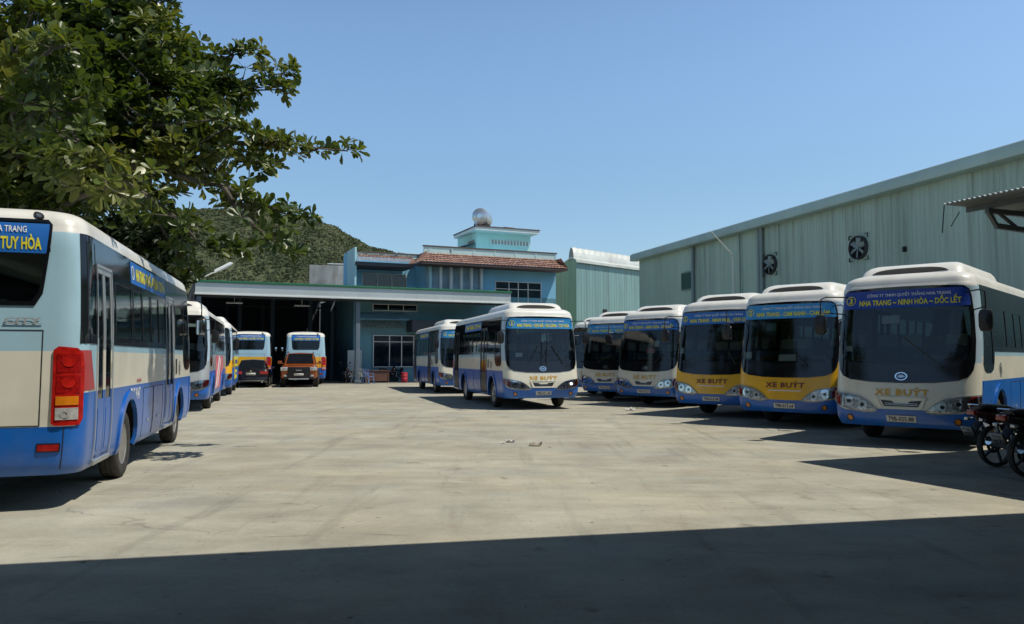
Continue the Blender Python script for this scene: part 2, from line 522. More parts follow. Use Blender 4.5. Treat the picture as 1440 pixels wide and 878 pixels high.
def shell_cut(s, z):
    a = abs(s)
    y = a - S2 + Y0REF
    if a < 1.15:
        return inside([(x * .97, 1.10 + (zz - 1.10) * .98 + .03) for x, zz in WS_OUT], s, z)
    if a > S4 - .2:
        u = (s % (2 * SH)) - SH
        return inside([(x * .97, 2.41 + (zz - 2.41) * .95) for x, zz in RW_OUT], u, z)
    if S2 - .1 < a < S3 + .1:
        if SB0 + .04 < z < SB1 - .05 and BAND_Y0 + .06 < y < BAND_Y1 - .05: return True
        if .55 < y < 1.15 and 1.32 < z <= SB0 + .04: return True
        for ax in (AX1, AX2):
            if z < .5 and abs(y - ax) < .53: return True
            if (y - ax) ** 2 + (z - .48) ** 2 < .53 ** 2: return True
        if s < 0:
            for d0, d1 in DOORS:
                if d0 + .05 < y < d1 - .05 and z > .44 and z < SB1: return True
    return False

def shell_mesh(livery):
    main = {'w': 1, 'y': 5, 's': 6}[livery]
    hs = list(np.arange(0, S1, .055)) + list(np.linspace(S1, S2, 12)) + list(np.arange(S2 + .06, S3 - .03, .062)) + list(np.linspace(S3, S4, 7)) + list(np.linspace(S4 + .07, SH, 15))
    ss = [-x for x in reversed(hs) if x > 1e-6][1:] + hs       # -SH dropped: SH closes the loop
    zs = [.34, .37, .40, .45, .50, .56, .60, .64, .70, .76, .81, .86, .90, .95, 1.0, 1.06, 1.13, 1.18, 1.24, 1.30, 1.36, 1.42, 1.48, 1.54, 1.58, 1.62, 1.68] + list(np.arange(1.74, 2.66, .06)) + [2.70, 2.73, 2.765, 2.80]
    zs += [2.80 + .19 * math.sin(a) for a in np.linspace(0, PI / 2, 7)[1:]]
    bm = bmesh.new()
    rows = [[bm.verts.new(P0(s, z)) for s in ss] for z in zs]
    n = len(ss)
    for k in (.8, .55, .3, .06):
        last = rows[-1] if k == .8 else base
        if k == .8: base = rows[-1]
        rows.append([bm.verts.new(Vector((v.co.x * k, v.co.y * (.85 + .15 * k), 2.99 + .045 * (1 - k * k)))) for v in base])
        zs.append(9)
    for i in range(len(rows) - 1):
        zc = (zs[i] + zs[i + 1]) / 2 if zs[i + 1] < 9 else 9
        for j in range(n):
            j2 = (j + 1) % n
            s0, s1 = ss[j], ss[j2]
            if j2 == 0: s1 = 2 * SH + s1
            sc = (s0 + s1) / 2
            if zc < 9 and shell_cut(sc, zc): continue
            a = abs(((sc + SH) % (2 * SH)) - SH)
            if zc > 2.735: mi = 3
            elif a < S2 - .05: mi = 0 if zc < .5 else main if zc < 1.45 else (4 if zc < 2.70 else 3)
            elif a > S3 + .2:
                if livery == 'y': mi = 0 if zc < .95 else (5 if zc < 1.60 else 2)
                else: mi = 0 if zc < .81 else (main if zc < 1.56 else 2)
            else: mi = 0 if zc < 1.13 else (main if zc < 1.54 else (2 if livery != 's' else 6))
            f = bm.faces.new((rows[i][j], rows[i][j2], rows[i + 1][j2], rows[i + 1][j])); f.material_index = mi
    f = bm.faces.new(rows[-1]); f.material_index = 3
    mb = MB(); mb.bm.free(); mb.bm = bm
    return mb.mesh('body', ['blue', 'cream', 'lblue', 'roofw', 'pillar', 'yellow', 'silver'], 50, recalc=False)

_mc = {}
def cached(key, fn):
    if key not in _mc: _mc[key] = fn()
    return _mc[key]

def m_windscreen():
    k = Skin(); k.poly(WS_IN, .010, .004, 0)
    return k.mesh('windscreen', ['glass'])
def m_ws_frame():
    k = Skin(); k.strip(WS_OUT, WS_IN, .012, .025, 0, close=True)
    return k.mesh('windscreen_frame', ['black'])
def band(panes, doorside):
    f = sd_ if doorside else sx_
    k = Skin()
    ys = sorted({BAND_Y0, BAND_Y1} | {p for a in panes for p in a[:2]} | ({d for q in DOORS for d in q} if doorside else set()))
    zs = sorted({SB0, SB1} | {max(p, SB0) for a in panes for p in a[2:]})
    def hole(y, z):
        for a in panes:
            if a[0] < y < a[1] and a[2] < z < a[3]: return True
        if doorside:
            for d in DOORS:
                if d[0] < y < d[1] and z < 2.46: return True
        return False
    zs = sorted(set(zs) | {2.46})
    q = []
    for y0, y1 in zip(ys, ys[1:]):
        for z0, z1 in zip(zs, zs[1:]):
            if not hole((y0 + y1) / 2, (z0 + z1) / 2):
                q.append([(f(y0), z0), (f(y1), z0), (f(y1), z1), (f(y0), z1)])
    p = panes[0]
    # the low front quarter: frame of four pieces round the pane's lower half
    q += [[(f(.42), 1.40), (f(.62), 1.40), (f(.62), SB0), (f(.46), SB0)],
          [(f(.42), 1.40), (f(.52), 1.30), (f(.66), 1.26), (f(.62), 1.40)],
          [(f(.66), 1.26), (f(1.02), 1.26), (f(p[1]), 1.40), (f(.62), 1.40)],
          [(f(1.02), 1.26), (f(1.20), 1.31), (f(1.30), 1.44), (f(p[1]), 1.40)],
          [(f(p[1]), 1.40), (f(1.30), 1.44), (f(1.35), SB0), (f(p[1]), SB0)]]
    k.wrap(q, .008, .02, 0)
    return k.mesh('window_band', ['black'])
def m_pane(y0, y1, z0, z1, doorside):
    f = sd_ if doorside else sx_
    k = Skin(); k.rect(f(y0), f(y1), z0, z1, .004, .006, 0)
    k.rect(f(y1 - .025), f(y1), z0, z1, .012, .02, 1)
    return k.mesh('window', ['tint', 'blackp'])
def m_sill(z, doorside):
    pass
def door_mesh(y0, y1, rear, livery, dark=False):
    k = Skin()
    a, b = sd_(y1), sd_(y0)     # a < b, left to right for someone outside
    main = {'w': 'cream', 'y': 'yellow', 's': 'silver'}[livery]
    mid = (a + b) / 2
    zt = 2.44
    for (l, r) in ((a + .012, mid - .008), (mid + .008, b - .012)):
        k.rect(l, r, .42, 1.00, .000, .03, 0)
        k.rect(l + .08, r - .08, .50, .94, .004, .004, 0)
        for z0, z1, mi in ((1.00, 1.13, 0), (1.13, 1.56, 1), (1.56, zt, 2)):
            k.rect(l, l + .045, z0, z1, .000, .03, 3 if z0 > 1.5 else mi)
            k.rect(r - .045, r, z0, z1, .000, .03, 3 if z0 > 1.5 else mi)
        k.rect(l, r, zt - .06, zt, .002, .03, 3)
        k.rect(l + .045, r - .045, 1.00, 1.04, .002, .03, 0)
    return k.mesh('door', ['blue', main, 'alu', 'alu'] if not dark else ['blackp'] * 4)
def door_glass(y0, y1):
    k = Skin()
    a, b = sd_(y1), sd_(y0); mid = (a + b) / 2
    for (l, r) in ((a + .057, mid - .053), (mid + .053, b - .057)):
        k.rect(l, r, 1.04, 2.38, -.006, .004, 0)
    return k.mesh('door_glass', ['tint'])
def door_trim(y0, y1, dark=False):
    k = Skin()
    a, b = sd_(y1), sd_(y0)
    k.rect(a - .02, b + .02, 2.44, 2.47, .012, .03, 0)
    k.rect(a - .02, a + .004, .42, 2.44, .012, .03, 0)
    k.rect(b - .004, b + .02, .42, 2.44, .012, .03, 0)
    k.rect(a - .01, b + .01, .37, .41, .03, .10, 1)
    return k.mesh('door_frame', ['blackp', 'alu'] if dark else ['alu', 'alu'])
def m_bumper(livery):
    h = [(0, .635), (.40, .635), (.47, .605), (.72, .585), (.92, .60), (1.12, .66), (1.20, .76), (1.26, .94), (1.30, 1.13), (1.42, 1.13)]
    k = Skin()
    if livery == 'y':
        h = [(0, .60), (.5, .605), (.9, .62), (1.2, .66), (1.36, .72), (1.50, .74)]
    lo = [(x, .345) for x, z in h]
    top = [(-x, z) for x, z in reversed(h[1:])] + h
    bot = [(-x, z) for x, z in reversed(lo[1:])] + lo
    k.strip(top, bot, .010, .03, 0)
    return k.mesh('bumper', ['blue'])
HL = [(.37, .605), (.47, .575), (.62, .575), (.80, .60), (1.02, .655), (1.17, .735), (1.22, .79), (1.22, .915), (1.02, .895), (.84, .865), (.66, .825), (.52, .745), (.43, .665)]
def m_headlight(sg):
    k = Skin()
    pts = [(x * sg, z) for x, z in HL]
    if sg < 0: pts = pts[::-1]
    k.poly(pts, .012, .02, 0)
    cx = sum(p[0] for p in pts) / len(pts); cz = sum(p[1] for p in pts) / len(pts)
    inn = [(cx + (x - cx) * .93, cz + (z - cz) * .86) for x, z in pts]
    k.strip(pts, inn, .020, .010, 1, close=True)
    return k.mesh('headlight', ['lampbed', 'silver'])
def lamp_mesh(s, z, r, glint=False):
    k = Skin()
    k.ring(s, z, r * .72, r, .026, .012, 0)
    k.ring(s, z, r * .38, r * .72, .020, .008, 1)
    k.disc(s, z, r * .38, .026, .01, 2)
    return k.mesh('lamp', ['chrome', 'bulb', 'glint' if glint else 'dglass'])
def m_indicator(sg):
    k = Skin()
    pts = [(x * sg, z) for x, z in ((1.00, .67), (1.15, .745), (1.195, .80), (1.195, .89), (1.05, .875), (.99, .80))]
    if sg < 0: pts = pts[::-1]
    k.poly(pts, .021, .01, 0)
    return k.mesh('indicator', ['red'])
def m_lens(sg):
    k = Skin()
    pts = [(x * sg, z) for x, z in HL]
    if sg < 0: pts = pts[::-1]
    k.poly(pts, .034, .012, 0)
    return k.mesh('lamp_lens', ['lens'])
def m_grille(livery):
    k = Skin()
    if livery == 'y':
        k.rect(-.36, .36, .795, .812, .014, .02, 1)
        return k.mesh('grille', ['blackp', 'wlet'])
    o = [(-.40, .84), (-.33, .655), (-.29, .64), (.29, .64), (.33, .655), (.40, .84)]
    i = [(-.37, .825), (-.305, .675), (-.28, .662), (.28, .662), (.305, .675), (.37, .825)]
    k.strip(o[::-1], i[::-1], .022, .025, 0, close=True)
    k.poly(i, .010, .012, 0)
    k.poly([(-.32, .79), (-.27, .69), (-.25, .685), (.25, .685), (.27, .69), (.32, .79), (.14, .775), (.11, .745), (-.11, .745), (-.14, .775)][::1], .014, .01, 1)
    for z in (.71, .735): k.rect(-.26, .26, z, z + .006, .018, .006, 2)
    return k.mesh('grille', [{'w': 'cream', 's': 'silver'}.get(livery, 'cream'), 'blackp', 'lampbed'])
def m_emblem():
    k = Skin()
    k.ring(0, 1.19, .078, .10, .030, .02, 0, ry=.70)
    k.disc(0, 1.19, .078, .020, .01, 1, rz=.055)
    k.rect(-.06, .06, 1.184, 1.196, .028, .01, 0)
    k.rect(-.035, .035, 1.205, 1.213, .028, .01, 0)
    k.rect(-.035, .035, 1.167, 1.175, .028, .01, 0)
    return k.mesh('emblem', ['chrome', 'blackp'])
def m_plate(body, z=.485, s=0.0, w=.47, h=.115):
    k = Skin()
    k.rect(s - w / 2, s + w / 2, z - h / 2, z + h / 2, .022, .014, 0)
    k.ring(s, z, 0, 0.0, .024) if False else None
    k.text(body, s, z, .068, .026, 1, .015, width=w * .86)
    for zz in (z - h / 2, z + h / 2 - .006): k.rect(s - w / 2, s + w / 2, zz, zz + .006, .025, .003, 1)
    return k.mesh('number_plate', ['plate', 'klet'])
def m_front_text(ink):
    k = Skin(); k.text('XE BUÝT', 0, .925, .105, .010, 0, .03, width=.86, spacing=1.1)
    return k.mesh('lettering', [ink])
def m_banner(num, words, shade):
    k = Skin()
    o = [(-1.05, 2.37), (1.05, 2.37), (1.065, 2.41), (1.04, 2.64), (.97, 2.685), (-.97, 2.685), (-1.04, 2.64), (-1.065, 2.41)]
    k.poly(o, .018, .004, 0)
    k.text('CÔNG TY TNHH QUYẾT THẮNG NHA TRANG',   .08, 2.60, .055, .027, 2, .012, width=1.42)
    k.text(words, .09, 2.468, .095, .027, 1, .03, width=1.70)
    k.ring(-.92, 2.52, .072, .082, .027, .010, 1)
    k.text(num, -.92, 2.52, .10, .027, 1, .03)
    return k.mesh('route_sign', [shade, 'ylet', 'wlet'])
def m_wiper(x0, x1, z1):
    k = MB()
    a = P(x0, 1.36, .03); b = P(x1, z1, .035)
    k.bar(a, a + (b - a) * .55, .022, .014, 0)
    k.bar(a + (b - a) * .30, b, .014, .02, 0)
    k.cyl(P(x0, 1.36, -.01), P(x0, 1.36, .045), .022, n=8)
    return k.mesh('wiper', ['blackp'])
def m_wiper_park(x0, z1):
    k = MB()
    a = P(x0, 1.34, .03); m = P(x0, z1, .04)
    k.bar(a, m, .022, .014, 0)
    k.bar(P(x0 + .03, 1.52, .035), P(x0 + .03, z1 + .28, .035), .014, .02, 0)
    k.cyl(P(x0, 1.34, -.01), P(x0, 1.34, .045), .022, n=8)
    return k.mesh('wiper', ['blackp'])
def m_mirror(sg):
    k = MB()
    a = P(sg * 1.0, 2.60, .0); 
    b = Vector((sg * 1.22, -L / 2 + .05, 2.60)); c = Vector((sg * 1.30, -L / 2 - .02, 2.42))
    k.tube([a, b, Vector((sg * 1.29, -L / 2 - .01, 2.56)), c, Vector((sg * 1.30, -L / 2 - .02, 1.98))], .012, 8, 0)
    k.tube([P(sg * 1.12, 2.30, 0), Vector((sg * 1.30, -L / 2 - .02, 2.32))], .012, 6, 0)
    def head(cz, hh, w):
        k.lathe([(.001, 0), (hh * .55, .008), (hh * .92, .02), (hh, .05), (hh * .9, .085), (hh * .55, .12), (.001, .135)], (0, 0, 0), 'Y', 18, 0)
        vs = list(k.bm.verts)[-(7 * 18):]
        for v in vs:
            # squash the disc into a tall rounded rectangle
            x, z = v.co.x, v.co.z
            r = math.hypot(x, z) or 1e-6
            q = (abs(x / r) ** 4.5 + abs(z / r) ** 4.5) ** (-1 / 4.5)
            v.co.x = x * q * w + sg * 1.30; v.co.z = z * q + cz; v.co.y = v.co.y - L / 2 - .08
    k.bm.verts.ensure_lookup_table()
    head(2.10, .18, .58)
    k.bm.verts.ensure_lookup_table()
    return k.mesh('mirror', ['blackp'])
def m_mirror_glass(sg):
    k = MB()
    k.box((sg * 1.30, -L / 2 + .058, 2.08), (.155, .006, .28), mi=0, bev=.002)
    return k.mesh('mirror_glass', ['chrome'])
def m_tyre(sg):
    k = MB()
    r = .41
    k.lathe([(.25, -.10), (.32, -.115), (.385, -.11), (r - .005, -.085), (r, -.06), (r, -.035), (r - .012, -.03), (r - .012, -.02), (r, -.015), (r, .015), (r - .012, .02), (r - .012, .03), (r, .035), (r, .06), (r - .005, .085), (.385, .11), (.32, .115), (.25, .10)], (0, 0, 0), 'X', 36, 0, close=True)
    return k.mesh('tyre', ['rubber'], 50)
def m_rim(sg, rear):
    k = MB()
    d = -.07 if rear else .02
    prof = [(.258, .085), (.25, .095), (.238, .085), (.225, .05), (.19, d + .02), (.15, d), (.12, d + .01), (.105, d + .06), (.10, d + .09), (.06, d + .105), (.001, d + .105)]
    prof = [(r, h * sg) for r, h in prof]
    k.lathe(prof, (0, 0, 0), 'X', 32, 0)
    for i in range(6):
        a = 2 * PI * i / 6
        k.cyl((sg * (d + .0), .145 * math.cos(a), .145 * math.sin(a)), (sg * (d + .035), .145 * math.cos(a), .145 * math.sin(a)), .012, n=6)
    for i in range(8):
        a = 2 * PI * (i + .5) / 8
        k.cyl((sg * (d + .003), .20 * math.cos(a), .20 * math.sin(a)), (sg * (d + .024), .20 * math.cos(a), .20 * math.sin(a)), .023, n=10, mi=1)
    return k.mesh('rim', ['rim', 'under'])
def m_arch(ax, doorside):
    f = sd_ if doorside else sx_
    k = Skin()
    k.ring(f(ax), .48, .485, .585, .022, .05, 0, a0=-14, a1=194, n=22)
    return k.mesh('wheel_arch', ['blue'])
def m_well():
    k = MB()
    for sg in (-1, 1):
        for ax in (AX1, AX2):
            n = 14; a = []; b = []
            for i in range(n + 1):
                t = R(-16 + 212 * i / n)
                y, z = ax - L / 2 + .54 * math.cos(t), .48 + .54 * math.sin(t)
                a.append(k.bm.verts.new((sg * 1.10, y, z))); b.append(k.bm.verts.new((sg * .72, y, z)))
            k.quadstrip(a, b)
            k.face(b)
    k.box((0, 0, .98), (2.20, L - .7, .06))
    k.box((0, .1, .46), (1.20, L - 1.6, .16), bev=.02)
    k.box((0, AX2 - L / 2, .42), (1.5, .22, .22), bev=.05)
    k.box((0, AX1 - L / 2, .38), (1.6, .14, .14), bev=.03)
    k.box((.5, 1.0, .52), (.9, 1.3, .34), bev=.04)
    k.box((-.4, -.6, .52), (.6, .8, .30), bev=.04)
    k.box((0, L / 2 - .75, .62), (1.9, 1.0, .4), bev=.04)
    k.cyl((.35, -1.5, .36), (.35, 3.2, .36), .05, n=8)
    for sg in (-1, 1):
        k.box((sg * .62, AX1 - L / 2, .47), (.1, 1.1, .07)); k.box((sg * .62, AX2 - L / 2, .47), (.1, 1.3, .07))
    return k.mesh('underbody', ['under'])
def m_dash():
    k = MB()
    k.prism([(.35, 1.01), (.35, 1.40), (.50, 1.46), (.80, 1.42), (.95, 1.30), (1.0, 1.01)], lambda y, z: (-.98, y - L / 2 + .05, z), lambda y, z: (.98, y - L / 2 + .05, z), 0)
    k.box((.45, .75 - L / 2, 1.50), (.5, .25, .12), bev=.03)
    k.box((.45, .75 - L / 2, 1.50), (.3, .2, .13), bev=.03)
    return k.mesh('dashboard', ['blackp', 'inner'])
def m_wheel():
    k = MB()
    q = Vector((0, -.55, .83)).normalized()
    ax = q.to_track_quat('Z', 'Y').to_matrix()
    c = Vector((.55, 1.0 - L / 2, 1.62))
    n = 28; pts = [c + ax @ Vector((.22 * math.cos(2 * PI * i / n), .22 * math.sin(2 * PI * i / n), 0)) for i in range(n + 1)]
    k.tube(pts, .018, 6)
    for a in (90, 210, 330): k.bar(c, c + ax @ Vector((.21 * math.cos(R(a)), .21 * math.sin(R(a)), 0)), .03, .015)
    k.cyl(c, (.55, .8 - L / 2, 1.35), .04, n=10)
    return k.mesh('steering_wheel', ['blackp'])
def m_seat(w=.86):
    k = MB()
    k.box((0, 0, 1.36), (w, .44, .14), mi=0, bev=.04)
    T = Matrix.Translation((0, .24, 1.36)) @ Matrix.Rotation(R(-10), 4, 'X')
    for sx in (-1, 1):
        k.box((sx * w / 4, 0, .36), (w / 2 - .02, .12, .70), mi=0, bev=.045, T=T)
        k.box((sx * w / 4, -.004, .60), (w / 2 - .06, .145, .25), mi=1, bev=.05, T=T)
    k.box((0, 0, 1.15), (w * .7, .3, .28), mi=2)
    return k.mesh('seat', ['seat', 'seatback', 'under'])
def m_ac():
    k = MB()
    # cream pod: outline rings from roof up
    def ring(z, x, y0, y1, r):
        pts = []
        for cx, cy, a0 in ((x - r, y0 + r, -90), (x - r, y1 - r, 0), (-x + r, y1 - r, 90), (-x + r, y0 + r, 180)):
            for i in range(6):
                a = R(a0 + 90 * i / 5)
                pts.append(k.bm.verts.new((cx + r * math.cos(a), cy + r * math.sin(a) - L / 2, z)))
        return pts
    rs = [ring(2.88, .86, .64, 3.70, .16), ring(2.96, .85, .69, 3.64, .16), ring(3.08, .81, .79, 3.55, .16), ring(3.15, .76, .93, 3.46, .15), ring(3.185, .68, 1.05, 3.34, .14), ring(3.20, .45, 1.4, 3.0, .12)]
    for a, b in zip(rs, rs[1:]): k.quadstrip(a, b, 0, True)
    k.face(rs[-1])
    return k.mesh('roof_ac_pod', ['roofw'], 60)
def m_ac_slot():
    k = MB()
    # dark intake across the pod's nose
    vs = []
    def pt(x, z): 
        y = np.interp(z, [2.96, 3.08, 3.15, 3.185], [.69, .79, .93, 1.05])
        return (x, y - L / 2 - .016, z)
    a = [k.bm.verts.new(pt(x, 2.995 + .03 * abs(x / .62) ** 2)) for x in np.linspace(-.62, .62, 13)]
    mm_ = [k.bm.verts.new(pt(x, 3.078 - .02 * abs(x / .56) ** 3)) for x in np.linspace(-.56, .56, 13)]
    b = [k.bm.verts.new(pt(x, 3.112 - .035 * abs(x / .50) ** 3)) for x in np.linspace(-.50, .50, 13)]
    c = [k.bm.verts.new(Vector(v.co) + Vector((0, .03, -.005))) for v in a]
    d = [k.bm.verts.new(Vector(v.co) + Vector((0, .03, -.005))) for v in b]
    k.quadstrip(a, mm_); k.quadstrip(mm_, b); k.quadstrip(b, d); k.quadstrip(c, a)
    k.face((a[0], mm_[0], b[0], d[0], c[0])); k.face((a[-1], mm_[-1], b[-1], d[-1], c[-1]))
    return k.mesh('intake_grille', ['under'])
def m_fog(sg):
    k = Skin(); k.disc(sg * .86, .47, .042, .018, .012, 1); k.ring(sg * .86, .47, .042, .056, .022, .014, 0)
    return k.mesh('fog_lamp', ['blackp', 'amber'])
def m_side_sign(words, doorside=True):
    k = Skin()
    f = sd_ if doorside else sx_
    a, b = sorted((f(3.30), f(5.95)))
    k.rect(a, b, 2.42, 2.70, .014, .004, 0)
    k.text(words, (a + b) / 2 + .12, 2.56, .15, .019, 1, .045, width=2.26)
    k.ring(a + .13, 2.56, .075, .09, .017, .002, 2); k.text('1', a + .13, 2.56, .11, .018, 1, .03)
    return k.mesh('side_sign', ['sign', 'ylet', 'wlet'])
def m_hatches(doorside):
    k = Skin()
    f = sd_ if doorside else sx_
    spans = [(3.5, 4.3), (4.34, 5.1)] if doorside else [(2.6, 3.5), (3.54, 4.4), (4.44, 5.2)]
    for y0, y1 in spans:
        a, b = sorted((f(y0), f(y1)))
        for q in ((a, a + .008, .40, 1.07), (b - .008, b, .40, 1.07), (a, b, 1.062, 1.07)): k.rect(*q, .003, .004, 0)
        k.rect((a + b) / 2 - .05, (a + b) / 2 + .05, .60, .63, .010, .01, 1)
    a, b = sorted((f(BAND_Y0), f(BAND_Y1)))
    return k.mesh('side_hatch', ['under', 'alu'])
def m_vent():
    k = Skin()
    c = sd_(2.28)
    c = sd_(2.16)
    k.rect(c - .05, c + .05, 1.20, 1.46, .010, .01, 0)
    for i in range(7): k.rect(c - .045, c + .045, 1.215 + i * .034, 1.227 + i * .034, .018, .01, 0)
    return k.mesh('air_vent', ['blackp'])
def m_rear_frame():
    k = Skin(); k.strip([(SH + x, z) for x, z in RW_OUT], [(SH + x, z) for x, z in RW_IN], .010, .025, 0, close=True)
    return k.mesh('rear_window_frame', ['black'])
def m_rear_glass():
    k = Skin(); k.poly([(SH + x, z) for x, z in RW_IN], .006, .005, 0)
    return k.mesh('rear_window', ['tint'])
def m_rear_banner():
    k = Skin()
    k.poly([(SH - .80, 2.50), (SH + .80, 2.50), (SH + .845, 2.80), (SH - .845, 2.80)], .014, .004, 0)
    k.text('CTY TNHH QUYẾT THẮNG NHA TRANG', SH + .03, 2.735, .062, .020, 2, .012, width=1.18)
    k.text('NHA TRANG = VẠN GIÃ = TUY HÒA', SH + .05, 2.598, .118, .020, 1, .03, width=1.42)
    return k.mesh('route_sign', ['sign', 'ylet', 'wlet'])
def m_tail(sg):
    k = Skin()
    # s runs from the rear face round the corner; written for a viewer behind the bus
    def X(u): return SH + sg * u if True else 0
    o = [(.885, .84), (.885, 1.55), (.93, 1.585), (1.08, 1.57), (1.135, 1.52), (1.155, 1.40), (1.155, .88), (1.12, .82), (.92, .82)]
    pts = [(SH - sg * x, z) for x, z in o]
    k.poly(pts, .020, .03, 0)
    ry = 1.0
    for z0, z1 in ((1.13, 1.30), (1.33, 1.51)):
        k.rect(*sorted((SH - sg * .92, SH - sg * 1.115)), z0, z1, .023, .004, 3)
        k.disc(SH - sg * 1.01, (z0 + z1) / 2 + .02, .055, .026, .004, 0)
    k.rect(*sorted((SH - sg * .92, SH - sg * 1.10)), 1.015, 1.10, .027, .012, 1)
    k.rect(*sorted((SH - sg * .92, SH - sg * 1.10)), .875, .99, .027, .012, 2)
    k.ring(SH - sg * .99, .93, .02, .038, .029, .003, 2)
    return k.mesh('tail_light', ['red', 'amber', 'clearl', 'redd'])
def m_engine_hatch():
    k = Skin()
    for q in ((SH - .78, SH + .78, 1.735, 1.745), (SH - .785, SH - .775, .82, 1.745), (SH + .775, SH + .785, .82, 1.745), (SH - .78, SH + .78, .815, .825)):
        k.rect(*q, .003, .004, 0)
    k.rect(SH - .995, SH - .987, .40, .80, .003, .004, 0); k.rect(SH + .987, SH + .995, .40, .80, .003, .004, 0)
    k.rect(SH - .30, SH - .12, 1.0, 1.03, .02, .02, 0)
    return k.mesh('engine_hatch', ['under'])
def m_reflector(sg):
    k = Skin(); a, b = sorted((SH - sg * .78, SH - sg * .96))
    k.rect(a - .012, b + .012, .568, .652, .008, .01, 1); k.rect(a, b, .58, .64, .014, .01, 0)
    return k.mesh('reflector', ['red', 'blackp'])
def m_badge():
    k = Skin(); k.text('CITY', SH + .60, 1.835, .052, .012, 0, .035, width=.33)
    k.rect(SH + .43, SH + .77, 1.800, 1.806, .012, .006, 0)
    return k.mesh('badge', ['silver'])
def m_cam():
    k = Skin(); k.disc(SH + .76, 2.888, .030, .012, .02, 1, rz=.022); k.ring(SH + .76, 2.888, .030, .050, .014, .02, 0, ry=.75)
    return k.mesh('rear_camera', ['blackp', 'bulb'])
def m_flash():
    k = Skin()
    a = sd_(7.98)
    k.rect(sd_(8.0), sd_(7.76), 1.14, 1.57, .004, .005, 1)
    k.poly([(sd_(8.17), 1.15), (sd_(7.79), 1.15), (sd_(7.97), 1.55), (sd_(8.17), 1.55)], .007, .005, 0)
    return k.mesh('flash_stripe', ['darkred', 'lblue'])
def m_small_text(body, y, z, h, w, ink, key=None, doorside=True):
    k = Skin(); f = sd_ if doorside else sx_
    k.text(body, f(y), z, h, .008, 0, .025, width=w)
    return k.mesh('lettering', [ink])
def m_crest(y, doorside):
    k = Skin(); f = sd_ if doorside else sx_
    k.ring(f(y), 1.30, .085, .10, .007, .003, 0, ry=1.25)
    k.ring(f(y), 1.30, .02, .05, .007, .003, 0, ry=1.4)
    k.rect(f(y) - .006, f(y) + .006, 1.20, 1.40, .008, .003, 0)
    return k.mesh('crest', ['lampbed'])
def m_notice():
    k = Skin(); s = sd_(3.42)
    k.rect(s - .11, s + .11, 1.16, 1.53, .006, .003, 0)
    for i in range(9):
        if i == 1: continue
        k.rect(s - .085, s + .085 - .03 * (i % 3), 1.49 - i * .036, 1.497 - i * .036, .009, .002, 1)
    return k.mesh('notice', ['wlet', 'klet'])
def m_ad(kind):
    k = Skin()
    a, b = sx_(2.7), sx_(6.3)
    if kind == 'pink':
        k.poly([(a, .55), (sx_(5.1), .55), (sx_(5.3), .95), (b, 1.15), (b, 1.58), (a, 1.58)], .006, .004, 0)
        k.poly([(sx_(2.75), .56), (sx_(3.1), .56), (sx_(4.6), 1.57), (sx_(4.2), 1.57)], .010, .004, 1)
        k.poly([(sx_(3.6), .6), (sx_(3.8), .6), (sx_(5.2), 1.5), (sx_(5.0), 1.5)], .010, .004, 1)
    else:
        k.rect(a, b, .60, 1.58, .006, .004, 0)
        k.rect(sx_(3.2), sx_(5.8), 1.26, 1.44, .010, .004, 1); k.rect(sx_(3.2), sx_(5.8), 1.0, 1.15, .010, .004, 1); k.rect(sx_(3.6), sx_(5.4), .78, .88, .010, .004, 1)
    return k.mesh('advert', ['pink' if kind == 'pink' else 'advy', 'wlet' if kind == 'pink' else 'blue'])
def m_paper(s0, s1, z0, z1, mi='paper'):
    k = Skin(); k.rect(s0, s1, z0, z1, .003, .003, 0)
    return k.mesh('windscreen_notice', [mi])

